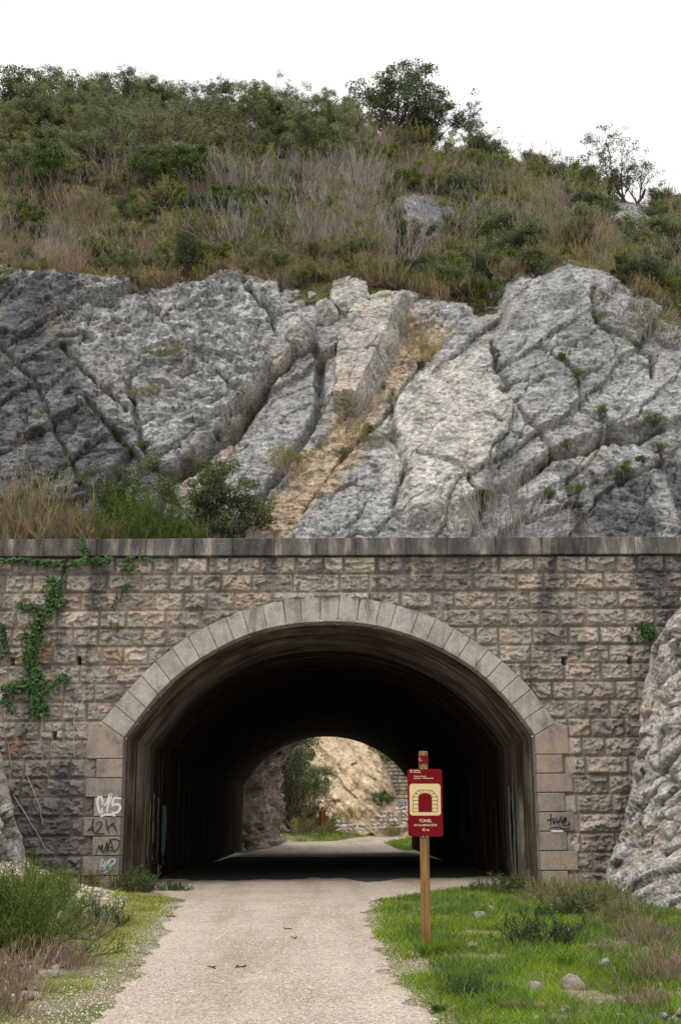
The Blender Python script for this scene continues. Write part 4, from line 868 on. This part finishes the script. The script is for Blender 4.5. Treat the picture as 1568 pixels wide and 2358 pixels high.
def rrect(w, h, r, n=6, cx=0, cz=0):
    out = []
    for sx, sz, a0 in ((1, 1, 0), (-1, 1, 90), (-1, -1, 180), (1, -1, 270)):
        for k in range(n+1):
            a = math.radians(a0+90*k/n); out.append((cx+sx*(w/2-r)+r*math.cos(a), cz+sz*(h/2-r)+r*math.sin(a)))
    return out
def plate(name, outl, y0, y1, mat, parent):
    n = len(outl); V = [(x, y0, z) for x, z in outl]+[(x, y1, z) for x, z in outl]
    Fs = [list(range(n)), list(range(2*n-1, n-1, -1))]+[[k, n+k, n+(k+1) % n, (k+1) % n] for k in range(n)]
    me = bpy.data.meshes.new(name); me.from_pydata(V, [], Fs); me.materials.append(mat); bm_fix(me); return link(bpy.data.objects.new(name, me), parent)
def text(s, size, x, z, y, parent, align='CENTER', bold=0.):
    cu = bpy.data.curves.new('lettering', 'FONT'); cu.body = s; cu.size = size; cu.align_x = align; cu.offset = bold; cu.extrude = .0006
    o = bpy.data.objects.new('tmp', cu); COL.objects.link(o); bpy.context.view_layer.update()
    me = bpy.data.meshes.new_from_object(o.evaluated_get(bpy.context.evaluated_depsgraph_get())); bpy.data.objects.remove(o)
    me.materials.clear(); me.materials.append(M_ink); q = link(bpy.data.objects.new('lettering', me), parent)
    q.rotation_euler = (math.pi/2, 0, 0); q.location = (x, y, z); return q
def post_mesh(parent, H, w):
    A = Acc(); zs = np.array([-.35, 0, H*.3, H*.6, H-.035, H-.01, H]); k = np.array([1, 1, 1, .99, .985, .93, .80]); r = w/2
    o = np.array(rrect(1, 1, .3, 3)); V = np.array([[(x*2*r*q, y*2*r*q, z) for x, y in o] for z, q in zip(zs, k)]); n = len(o)
    V2 = np.concatenate([V, V[:, :1]], 1); A.add(V2, grid_faces(len(zs), n+1))
    top = np.concatenate([V[-1], [[0, 0, H]]]); A.add(top, np.array([(i, (i+1) % n, n, n) for i in range(0, n)])); 
    return A
def post(parent, H, w):
    me_V = []; o = np.array(rrect(1, 1, .3, 3)); n = len(o); zs = [-.35, 0, H*.3, H*.6, H-.035, H-.01, H]; k = [1, 1, 1, .99, .985, .94, .84]
    V = [(float(x*w*q), float(y*w*q), float(z)) for z, q in zip(zs, k) for x, y in o]; Fs = [[i*n+j, i*n+(j+1) % n, (i+1)*n+(j+1) % n, (i+1)*n+j] for i in range(len(zs)-1) for j in range(n)]+[list(range((len(zs)-1)*n, len(zs)*n))]
    me = bpy.data.meshes.new('post'); me.from_pydata(V, [], Fs); me.materials.append(M_wood); bm_fix(me); return link(bpy.data.objects.new('post', me), parent)
sb = ground_at(981, 2183); SYd = float(sb[1]); stp = at(974, 1730, SYd); HS = float(stp[2])
sign = tag(empty('trail_sign', (sb[0], sb[1], 0)), 'maroon tunnel warning board on a wooden post in the grass right of the path', 'sign')
sign.rotation_euler = (0, math.atan2(float(stp[0]-sb[0]), HS), math.radians(-2))
post(sign, HS, .115)
pc = [at(x, y, SYd) for x, y in ((938, 1770), (1012, 1770), (943, 1926), (1015, 1926))]
BW = .432; ZB1 = float(at(975, 1771, SYd)[2]); ZB0 = float(at(978, 1926, SYd)[2]); BH = ZB1-ZB0; zc = (ZB1+ZB0)/2
bx = .012; board = plate('board', rrect(BW, BH, .035, 6, bx, zc), -.075, -.06, M_red, sign)
ic_z = zc+.035; ic = plate('pictogram', rrect(.385, .385, .035, 6, bx, ic_z), -.0775, -.075, M_cream, board)
# tunnel pictogram: dark opening plus joint lines
op = [(-.085, -.148), (-.085, .02)]+[(-.085*math.cos(math.radians(a)), .02+.06*math.sin(math.radians(a))) for a in range(10, 171, 10)]+[(.085, .02), (.085, -.148)]
plate('opening_symbol', [(bx+x, ic_z+z) for x, z in op], -.0795, -.0775, M_red, ic)
A = Acc()
def bar(x0, z0, x1, z1, w=.0055):
    d = np.array([x1-x0, z1-z0]); L = np.hypot(*d); d /= L; R = np.array([[d[0], 0, -d[1]], [0, 1, 0], [d[1], 0, d[0]]]); A.add(*boxv((bx+(x0+x1)/2, -.0785, ic_z+(z0+z1)/2), (L, .002, w), R))
OP = [(-.152, -.148), (-.152, .035), (-.118, .078), (-.08, .115), (-.025, .117), (.025, .117), (.08, .115), (.118, .078), (.152, .035), (.152, -.148)]
for (a, b), (c, d) in zip(OP[:-1], OP[1:]): bar(a, b, c, d)
bar(-.152, -.148, .152, -.148)
for z in (-.103, -.058, -.012):
    bar(-.152, z, -.085, z); bar(.085, z, .152, z)
for (a, b), an in zip(OP[1:-1], (12, 38, 62, 80, 100, 118, 142, 168)): bar(a, b, -.085*math.cos(math.radians(an)), .02+.06*math.sin(math.radians(an)))
A.build('joint_lines', M_red, ic)
for s_, sz, x_, z_, al, bo in (('TÚNEL', .052, bx, zc-.238, 'CENTER', .0006), ('SIN ILUMINACIÓN', .0345, bx, zc-.285, 'CENTER', .0004), ('42 m', .044, bx, zc-.343, 'CENTER', .0006),
    ('Caminos', .023, bx-.14, zc+.383, 'LEFT', .0005), ('Naturales', .023, bx-.14, zc+.362, 'LEFT', .0005), ('Camino Natural', .0235, bx-.138, zc+.312, 'LEFT', .0004), ('Santander - Mediterráneo', .0235, bx-.138, zc+.288, 'LEFT', .0004)):
    text(s_, sz, x_, z_, -.0765, board, al, bo)
A = Acc()
for x0, z0, x1, z1 in ((-.19, .385, -.15, .39), (-.185, .36, -.168, .378), (-.155, .36, -.17, .378), (-.17, .376, -.17, .392), (-.175, .398, -.165, .398)):
    d = np.array([x1-x0, z1-z0]); L = np.hypot(*d); d /= L; A.add(*boxv((bx+(x0+x1)/2, -.0765, zc+(z0+z1)/2), (L, .002, .006), np.array([[d[0], 0, -d[1]], [0, 1, 0], [d[1], 0, d[0]]])))
A.build('walker_emblem', M_ink, board)
zb = float(at(974, 1750, SYd)[2]); bd = plate('band', rrect(.121, .1, .006, 2, 0, zb), -.0605, .0605, M_red, sign)
A = Acc(); A.add(*boxv((-.045, -.0615, zb+.006), (.025, .002, .006))); A.add(*boxv((-.038, -.0615, zb-.012), (.04, .002, .005))); A.add(*boxv((-.05, -.0615, zb+.022), (.015, .002, .008))); A.build('lettering', M_ink, bd)
A = Acc()
for dx_ in (-.02, .03): A.add(*boxv((dx_, -.066, ZB1+.001), (.016, .02, .01))); A.add(*boxv((dx_, -.066, ZB0-.001), (.016, .02, .01)))
A.build('bracket', M_steel, sign)
FSY = 103.; fb_ = at(742, 1932, FSY); ft = at(742, 1857, FSY)
fs = tag(empty('trail_sign', (fb_[0], FSY, float(gz(fb_[0], FSY)))), 'same kind of sign seen from behind, small beyond the far tunnel mouth', 'sign'); hf = float(ft[2]-gz(fb_[0], FSY))
post(fs, hf, .15); plate('board', rrect(.56, 1.22, .04, 4, 0, hf-.95), .09, .11, M_backr, fs); V, F = boxv((0, 0, hf-.18), (.165, .165, .14)); mk('band', V, F, M_red, fs)
# ------------------------------------------------------------------ beyond the tunnel
gxp = np.arange(380, 1160, 2.5); gyp = np.arange(1480, 1935, 2.2); BX, BY = np.meshgrid(gxp, gyp)
tb = (1935-BY)/455; Yb = 110+10*tb+14*tb**2+16*ss(BX-ip(BY, [(1480, 800), (1700, 848), (1780, 885), (1860, 908), (1935, 920)]), 0, 22)
Pb = at(BX, BY, Yb); uu = Pb[..., 0]*.75+Pb[..., 2]*.65; vv = -Pb[..., 0]*.55+Pb[..., 2]*.8
Pb[..., 1] += -1.1*fbm(uu*.5, vv*.14, 0, 6, 140, True)-.35*facet(uu*1.2, vv*.5, 145)[0]-.25*fbm(uu*2.6, vv*1.2, 0, 4, 141)
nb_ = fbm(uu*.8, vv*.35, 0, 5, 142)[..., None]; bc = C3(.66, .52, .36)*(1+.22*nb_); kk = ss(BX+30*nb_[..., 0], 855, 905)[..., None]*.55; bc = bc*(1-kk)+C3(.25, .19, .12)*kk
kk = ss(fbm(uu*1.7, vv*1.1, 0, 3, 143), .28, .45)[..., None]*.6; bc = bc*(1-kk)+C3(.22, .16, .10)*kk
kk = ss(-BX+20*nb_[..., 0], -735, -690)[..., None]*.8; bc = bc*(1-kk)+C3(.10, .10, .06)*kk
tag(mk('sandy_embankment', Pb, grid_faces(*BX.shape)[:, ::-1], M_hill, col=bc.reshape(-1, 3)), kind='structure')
# far masonry wall
WY = 122.; wl, wr = float(at(835, 1800, WY)[0]), float(at(1080, 1800, WY)[0]); wb, wt = -.3, float(at(900, 1600, WY)[2])
wx_ = np.arange(wl, wr, .06); wz_ = np.arange(wb, wt, .06); WX, WZ = np.meshgrid(wx_, wz_); rw = np.floor(WZ/.36); sh = h3(rw, rw*0, rw*0, 9); cw = (WX/.62+sh*5); ci_ = np.floor(cw); dq = np.minimum(np.minimum(cw-ci_, 1-cw+ci_)*.62, np.minimum(WZ-rw*.36, .36-WZ+rw*.36))
wall_c = C3(.36, .32, .27)*(.6+.8*h3(ci_, rw, rw*0, 10)[..., None])*(.45+.55*ss(dq, .01, .06)[..., None])
farw = tag(mk('stone_wall', np.stack([WX, WY-.10*ss(dq, 0, .08)*(.5+h3(ci_, rw, rw*0, 11)), WZ], -1), grid_faces(*WX.shape), M_ash, col=wall_c.reshape(-1, 3)), 'high coursed stone wall seen through the tunnel at right', 'wall')
A = Acc(); 
for q in ([(915, 1862), (912, 1845), (925, 1842), (920, 1860)], [(928, 1862), (930, 1842), (938, 1846), (936, 1862)], [(910, 1868), (940, 1866)]): stroke(A, q, .16, WY-.2)
A.build('graffiti', MP['b'], farw)
# rubble walls: each block a stone
rng = np.random.default_rng(55)
def rockmesh(seed, n1=9, n2=14, jag=.28):
    th = np.linspace(0, math.pi, n1); ph = np.linspace(0, 2*math.pi, n2+1)[:-1]; T, Q = np.meshgrid(th, ph, indexing='ij')
    d = np.stack([np.sin(T)*np.cos(Q), np.sin(T)*np.sin(Q), np.cos(T)], -1)
    r_ = np.random.default_rng(seed); pl_ = nrm(r_.normal(size=(11, 3))); off = r_.uniform(.48, .88, 11)
    k = np.min(np.where(d @ pl_.T > .05, off/np.maximum(d @ pl_.T, .05), 9), -1); k = np.minimum(k, 1.15)+.05*vn(d[..., 0]*3, d[..., 1]*3, d[..., 2]*3, seed)
    V = d*k[..., None]; V = np.concatenate([V, V[:, :1]], 1); return V.reshape(-1, 3), grid_faces(n1, n2+1)
stones = []
for i in range(5):
    V, F = rockmesh(400+i); c0 = [(.68, .62, .55), (.62, .52, .43), (.74, .70, .65), (.55, .51, .46), (.70, .57, .46)][i]
    o = mk('stone', V, F, M_stone, col=np.tile(c0, (len(V), 1))); o.location = (0, 0, -500); stones.append(o)
def stone(p, s, label, group=None, name='stone', cat='stone'):
    o = stones[rng.integers(5)].copy(); o.name = name; COL.objects.link(o); o.location = [float(q) for q in p]; o.rotation_euler = tuple(U(-.5, .5, 3)*np.array([1, 1, 6])); o.scale = tuple(float(s)*U(.7, 1.25, 3)*np.array([1.2, 1, .75])); tag(o, label, cat, group); return o
def rubble_wall(x0, x1, y0f, y1f, Yf, lab, grp, bs):
    xq = x0
    while xq < x1:
        t = (xq-x0)/(x1-x0); ztop = y1f(t); zb_ = y0f(t); yq = zb_
        while yq > ztop:
            p = at(xq+U(-3, 3), yq, Yf(t)+(zb_-yq)*.02); stone(p, bs*U(.75, 1.2), lab, grp, 'wall_stone'); yq -= bs*2850/Yf(t)*1.25
        xq += bs*2850/Yf(t)*1.9
rubble_wall(778, 945, lambda t: 1912-7*t, lambda t: 1893-34*ss(t, .35, .85), lambda t: 106+4*t, 'pale block in the dry-laid rubble wall beyond the tunnel', 'blocks of the rubble wall beyond the tunnel', .27)
# trees and plants beyond the tunnel
def farput(x, y, Y, hp, pr_, H, lab, cat='tree', grp=None, wx=1.):
    p = at(x, y, Y); g = float(gz(p[0], Y)); p[2] = g if Y < 109 else p[2]; s = hp*Y/FPX*1.02/H; return dup(pr_, p, U(0, 6), (s*wx, s*wx, s), lab, grp, cat)
for (x, y, Y, hp, pr_, H, lab, cat, wx) in [(660, 1905, 99, 235, bigoak[0], 3.8, 'large leafy green oak beyond the tunnel at left', 'tree', .62), (690, 1900, 103, 120, rolive[0], 1.7, 'rounded bush under the large oak beyond the tunnel', 'shrub', .8), (700, 1900, 107, 150, dense[2], 3.4, 'darker tree behind the large oak beyond the tunnel', 'tree', .6), (640, 1905, 104, 180, dense[1], 3.4, 'tree half hidden by the exit rock beyond the tunnel', 'tree', 1.),
    (672, 1915, 99, 38, yel[0], 1.1, 'yellow-green bush at the far path edge', 'shrub', 1.6), (700, 1913, 101, 34, yel[0], 1.1, 'yellowish bush left of the far sign', 'shrub', 1.6), (725, 1905, 108, 50, oliv[0], 1.5, 'grey-green bush behind the far sign', 'shrub', 1.3), (690, 1900, 106, 50, grn[0], 1., 'dark bush under the far oak', 'shrub', 1.3), (765, 1905, 109, 30, broom[0], 1.2, 'low bush right of the far sign', 'shrub', 1.4),
    (815, 1885, 111, 26, yel[0], 1.1, 'yellow tuft above the rubble wall', 'shrub', 1.6), (903, 1868, 107.5, 26, broom[0], 1.2, 'green tuft above the rubble wall at right', 'shrub', 1.5), (855, 1800, 117, 22, broom[1], 1.2, 'small bush on the sandy embankment', 'shrub', 1.), (862, 1760, 119, 40, grn[1], 1., 'dark bush where the embankment meets the stone wall', 'shrub', 1.), (880, 1850, 112, 30, grn[0], 1., 'green bush at the foot of the embankment', 'shrub', 1.2),
    (842, 1730, 124, 40, oaks[0], 4., 'bushy plant high on the embankment', 'shrub', 1.2), (790, 1905, 109, 16, dry[0], 1.7, 'dry tuft by the rubble wall', 'shrub', 2.)]:
    farput(x, y, Y, hp, pr_, H, lab, cat, None, wx)
# ------------------------------------------------------------------ verges: grass, stones, bushes
rng = np.random.default_rng(66)
def scat(n, x0, x1, y0, y1, f):
    x = U(x0, x1, n); y = U(y0, y1, n); k = U(0, 1, n) < f(x, y); x, y = x[k], y[k]; return np.stack([x, y, gz(x, y)-.01], 1)
def edge(x, y): return np.maximum(pl(y)-x, x-pr(y))
nq = lambda x, y, s, k: vn(x*s, y*s, 0, k)*.6+vn(x*s*2.7, y*s*2.7, 0, k+1)*.4
fr = lambda x, y: (x > pr(y))*ss(edge(x, y)+.22*nq(x, y, 1.3, 201), -.02, .35)*ss(-x, -9.5, -6.5)*(nq(x, y, .8, 205) > -.42+.35*ss(x-pr(y), 3, 6)+.7*ss(x-pr(y)-.35*(y-10), 1.8, 3.2)*ss(-y, -13.5, -11.5))
A = Acc()
for (n, y0, y1, H, w) in ((105000, 9, 14, .105, .006), (64000, 14, 20, .12, .009), (42000, 20, 29.3, .11, .014)): A.add(*blades(scat(n, -.5, 9, y0, y1, fr), H, w, .75))
tag(A.build('grass', ML['grass']), 'fresh green grass on the right verge around the sign post', 'grass', kind='stuff')
A = Acc(); A.add(*blades(scat(60000, -.5, 9, 9, 29, lambda x, y: (x > pr(y))*(edge(x, y) > -.1)*((nq(x, y, .7, 271) > .12)+(edge(x, y) < .5))), .06, .008, .9)); tag(A.build('grass', ML['moss']), 'yellow-green short grass in patches of the right verge', 'grass', kind='stuff')
fl = lambda x, y: (x < pl(y))*(ss(edge(x, y), .05, .5)*(1-ss(edge(x, y), .9, 1.6)))*(nq(x, y, 1.1, 211) > -.25)
A = Acc()
for (n, y0, y1, H, w) in ((90000, 9, 15, .05, .007), (60000, 15, 21, .06, .010), (50000, 21, 29.3, .07, .014)): A.add(*blades(scat(n, -7, 1, y0, y1, fl), H, w, .9))
tag(A.build('grass', ML['moss']), 'short yellow-green grass strip on the left path edge', 'grass', kind='stuff')
A = Acc(); A.add(*blades(scat(9000, -4, 4, 9.5, 22, lambda x, y: (edge(x, y) < -.1)*(nq(x*.6, y*2.2, 1.6, 261) > .47)), .03, .007, 1.5)); tag(A.build('grass', ML['grass']), 'tiny sparse grass sprigs in the gravel path', 'grass', kind='stuff')
A = Acc(); A.add(*blades(scat(60000, -.5, 9, 9, 28, lambda x, y: (x-pr(y) > .4)*(nq(x, y, .9, 221) > .02)), .19, .009, .6)); tag(A.build('grass', ML['sedge']), 'blue-green longer blades in the right verge', 'grass', kind='stuff')
A = Acc(); A.add(*blades(scat(60000, -8, 9, 9, 29, lambda x, y: (edge(x, y) > .1)*(nq(x, y, 1.2, 231) > -.05)*(ss(x-pr(y), .5, 5)*.7+.3)), .15, .008, .9)); tag(A.build('dry_grass', ML['straw']), 'straw-coloured dead blades through both verges', 'grass', kind='stuff')
def fpatch(n, x0, x1, y0, y1, H, w, ml, lab, f, name='grass'):
    x = U(x0, x1, n); y = U(y0, y1, n); k = f(x, y); x, y = x[k], y[k]; A = Acc(); A.add(*blades(np.stack([x, y, gz(x, y)], 1), H, w, .9)); tag(A.build(name, ML[ml]), lab, 'grass', kind='stuff')
fpatch(26000, -9, 12, 74, 112, .3, .05, 'grass', 'green grass beside the path beyond the tunnel', lambda x, y: (edge(x, y) > .1)*(nq(x, y, .4, 241) > -.2))
# gravel crumbs on the path and rubble
def pebbles(C, s, mat, name, lab, kind='stuff', cat='gravel'):
    n = len(C); V0 = nrm(np.array([(1, 0, 0), (0, 1, 0), (-1, 0, 0), (0, -1, 0), (0, 0, 1), (0, 0, -1)], float)); r = (s*U(.5, 1.4, n))[:, None, None]
    a = U(0, 6.28, n); R = np.zeros((n, 3, 3)); R[:, 0, 0] = np.cos(a); R[:, 0, 1] = -np.sin(a); R[:, 1, 0] = np.sin(a); R[:, 1, 1] = np.cos(a); R[:, 2, 2] = .7
    V = np.einsum('nij,vj->nvi', R, V0)*r*U(.7, 1.25, (n, 6, 1))+C[:, None]; F0 = np.array([(0, 1, 4, 4), (1, 2, 4, 4), (2, 3, 4, 4), (3, 0, 4, 4)]); F0 = F0[:, :3]
    F = (np.arange(n)[:, None, None]*6+F0[None]).reshape(-1, 3); return tag(mk(name, V.reshape(-1, 3), F, mat, v=np.repeat(U(0, 1, n), 6)), lab, cat, kind=kind)
def m_peb():
    m, n, p = newmat('loose_limestone_chips', .9, .2); v = attr(n, 'v', 'Fac'); c = ramp(n, v, [(0, (.26, .20, .16)), (.3, (.48, .40, .33)), (.7, (.62, .54, .46)), (1, (.80, .74, .67))])
    n.links.new(c, p.inputs['Base Color']); return m
M_peb = m_peb(); x = U(-4, 3.5, 60000); y = 9.5+U(0, 1, 60000)**1.5*15; k = (x > pl(y)-1.0) & (x < pr(y)+.8); C = np.stack([x[k], y[k], base(y[k])+.004], 1)
pebbles(C, .0075, M_peb, 'path_gravel', 'loose pale gravel chips scattered over the path')
fR = lambda x, y: ((x > pr(y)+2.2)*ss(-y+2*nq(x, y, .6, 251), -14.5, -11.5)*.9+(x < pl(y))*ss(pl(y)-x, .7, 1.6)*(1-ss(pl(y)-x, 3.8, 6))*1.)
C = scat(52000, -9, 9, 9, 28.5, fR); pebbles(C, .035, M_peb, 'rubble', 'pale limestone rubble strewn over both verges', cat='rubble')
C = scat(3500, -7, -1, 9, 28, lambda x, y: (x < pl(y)-.1)*(x > pl(y)-1.8)*.8); pebbles(C, .018, M_peb, 'rubble', 'small stones in the thin grass along the left path edge', cat='rubble')
def gst(x, y, s, lab, grp=None): p = ground_at(x, y, .0); p = ground_at(x, y, float(gz(p[0], p[1]))); p[2] = gz(p[0], p[1])+s*.3; stone(p, s, lab, grp)
for x, y, s, lab in [(1085, 2190, .10, 'flat pale stone in the grass right of the sign post'), (1390, 2225, .10, 'pale stone near the right outcrop'), (1300, 2150, .07, 'small white stone in the middle of the right verge'), (1235, 2285, .10, 'whitish stone low in the right verge'), (1325, 2278, .11, 'stone right of the whitish one'), (1130, 2098, .10, 'flat brown stone near the tunnel mouth right'), (1105, 2110, .09, 'flat stone beside the brown one'), (148, 2030, .22, 'upright pinkish stone by the left bush'), (170, 2050, .12, 'pink stone at the foot of the left wall')]: gst(x, y, s, lab)
for k in range(230):
    if k < 140:
        q = U(0, 1)**.7; x = 20+255*q+U(-55, 40); y = 2300-255*q+U(-20, 55)
        lab, grp = 'pale limestone chunk in the left bank rubble', 'limestone chunks of the left bank'
    else: q = U(0, 1); x = 1568-340*q**1.5; y = U(2285+35*q, 2358); lab, grp = 'pale limestone chunk in the lower right rubble', 'limestone chunks in the lower right corner'
    gst(x, y, U(.015, .032)*(1+1.4*(k < 140)) if k % 9 else .05, lab, grp)
# twigs and leaves on the path
for i, (x, y) in enumerate([(395, 2112), (680, 2161), (662, 2140), (555, 2228), (490, 2230)]):
    p = ground_at(x, y); A = Acc(); q = np.array([p+np.array([(t*.14-.07)*math.cos(i*1.3), (t*.14-.07)*math.sin(i*1.3)*2+.05*math.sin(t*5+i), .012]) for t in np.linspace(0, 1, 6)]); A.add(*tubes(q[None], np.full((1, 6), .008), 4)); A.add(*leafquads(np.array([p+np.array([.02, 0, .02]), p+np.array([-.04, 0, .02])]), .045, .6))
    tag(A.build('twig', ML['red']), ['dark dead twig at the left path edge', 'reddish dead leaf scrap in the middle of the path', 'small dark twig just beyond the leaf scrap', 'thin brown twig low on the path', 'short brown twig left of the thin one'][i], 'twig')
# bushes on the verges
def gput(x, y, hp, pr_, H, lab, cat='shrub', grp=None, wx=1.):
    p = ground_at(x, y, 0.); 
    for _ in range(3): p = ground_at(x, y, float(gz(p[0], p[1])))
    s = hp*p[1]/FPX*1.03/H; return dup(pr_, p, U(0, 6), (s*wx, s*wx, s), lab, grp, cat)
fine = shrub(1.0, 170, 'broom', 'bright', 24000, .028, name='broom_shrub', twig=6, spread=1.05, rad=.005, asp=.35, up=.35)
finedry = shrub(.8, 90, 'dry', name='dry_shrub', twig=4, spread=1.1, rad=.005)
finegrn = shrub(.5, 60, 'bark', 'weed', 4200, .028, name='leafy_weed', twig=3, spread=.9, rad=.004)
bram = shrub(.7, 70, 'dry', 'broom', 3600, .03, name='bramble', twig=3, spread=1.2, rad=.005)
KEEP += [fine, finedry, finegrn, bram]
for (x, y, hp, pr_, H, lab, wx) in [
 (40, 2150, 125, fine, 1., 'bushy bright green broom at the left edge below the wall', .8), (115, 2090, 85, fine, 1., 'green broom just right of the larger one at left', .8), (-20, 2190, 190, fine, 1., 'green broom cut by the left edge of the frame', 1.),
 (10, 2270, 100, finedry, .8, 'dry twiggy bush low at the left edge', 1.2), (95, 2200, 80, finedry, .8, 'dry twiggy bush under the green broom', .9), (195, 2160, 60, finedry, .8, 'dry twiggy bush among the left rubble', 1.2), (0, 2335, 90, finedry, .8, 'dry twiggy bush in the lower left corner', 1.1), (150, 2230, 70, finedry, .8, 'small dry bush in the middle of the left bank', 1.2),
 (215, 2130, 60, finegrn, .5, 'green weed in the left rubble', 1.3), (255, 2040, 70, finegrn, .5, 'leafy weed at the foot of the left jamb', 1.), (300, 2055, 60, finegrn, .5, 'leafy weed just inside the left jamb', 1.), (265, 1990, 50, finegrn, .5, 'dark sprig on the left jamb foot', .8),
 (340, 2052, 25, finegrn, .5, 'low green tuft left of the tunnel mouth', 1.5), (400, 2052, 25, finegrn, .5, 'second low green tuft left of the tunnel mouth', 1.5), (195, 2045, 60, bram, .7, 'bramble at the foot of the left wall', 1.3), (130, 2020, 100, bram, .7, 'bramble behind the green broom at left', 1.2),
 (1160, 2056, 45, finegrn, .5, 'leafy weed at the foot of the right tunnel wall', 1.4), (1210, 2062, 50, finegrn, .5, 'leafy weed right of the first at the tunnel wall', 1.3), (1100, 2055, 25, finegrn, .5, 'low weed at the shadow edge of the tunnel', 1.4), (1260, 2075, 55, bram, .7, 'bramble against the right jamb', 1.2), (1310, 2080, 65, bram, .7, 'bramble in front of the right wall', 1.2), (1365, 2095, 80, bram, .7, 'bramble between the wall and the outcrop', 1.2), (1420, 2130, 75, bram, .7, 'bramble at the foot of the outcrop', 1.2), (1330, 2110, 60, finegrn, .5, 'green weed in front of the brambles', 1.4),
 (1230, 2178, 80, finegrn, .5, 'dark green leafy plant in the middle of the right verge', 1.2), (1500, 2180, 60, finedry, .8, 'dry twiggy bush in front of the outcrop', 1.3), (1550, 2260, 85, finedry, .8, 'dry twiggy bush at the right edge', 1.1), (1470, 2150, 50, bram, .7, 'low bramble right of the outcrop foot', 1.3), (1480, 2330, 60, finedry, .8, 'dry twigs in the lower right corner', 1.4), (1390, 1990, 60, finegrn, .5, 'leafy plant tucked beside the outcrop', 1.),
 (1085, 2290, 50, finegrn, .5, 'leafy weed below the sign', 1.3), (1400, 2200, 35, bram, .7, 'bramble in the right verge', 1.4)]:
    gput(x, y, hp, pr_, H, lab, 'weed' if pr_ is finegrn else 'bramble' if pr_ is bram else 'shrub', None, wx)
for i, (x, y, h, ml) in enumerate([(985, 2205, 45, 'grass'), (1010, 2200, 40, 'grass'), (1050, 2195, 35, 'grass'), (1065, 2275, 50, 'grass'), (1300, 2235, 45, 'grass'), (1180, 2330, 40, 'straw'), (1120, 2250, 30, 'sedge'), (1150, 2320, 45, 'grass'), (1010, 2330, 30, 'sedge'), (1460, 2300, 45, 'grass')]):
    p = ground_at(x, y); H = h*p[1]/FPX; A = tussock(H, 260, ml, spread=.8, wid=.007); o = A.build('grass_tussock', ML[ml]); o.location = (float(p[0]), float(p[1]), float(gz(p[0], p[1]))-.01)
    tag(o, ['tussock left below the sign post', 'tussock just right below the sign post', 'third tussock right of the sign post foot', 'large tussock low in the right verge', 'tussock before the right rubble', 'straw tussock at the bottom of the right verge', 'blue-green tussock in the right verge', 'green tussock beside the straw one', 'blue-green tussock at the bottom path edge', 'tussock in the lower right rubble'][i], 'tussock')
# remove the prototypes and drop stone models
def kill(o):
    for ch in list(o.children): kill(ch)
    bpy.data.objects.remove(o)
for o in KEEP+stones: kill(o)
bpy.context.view_layer.update()
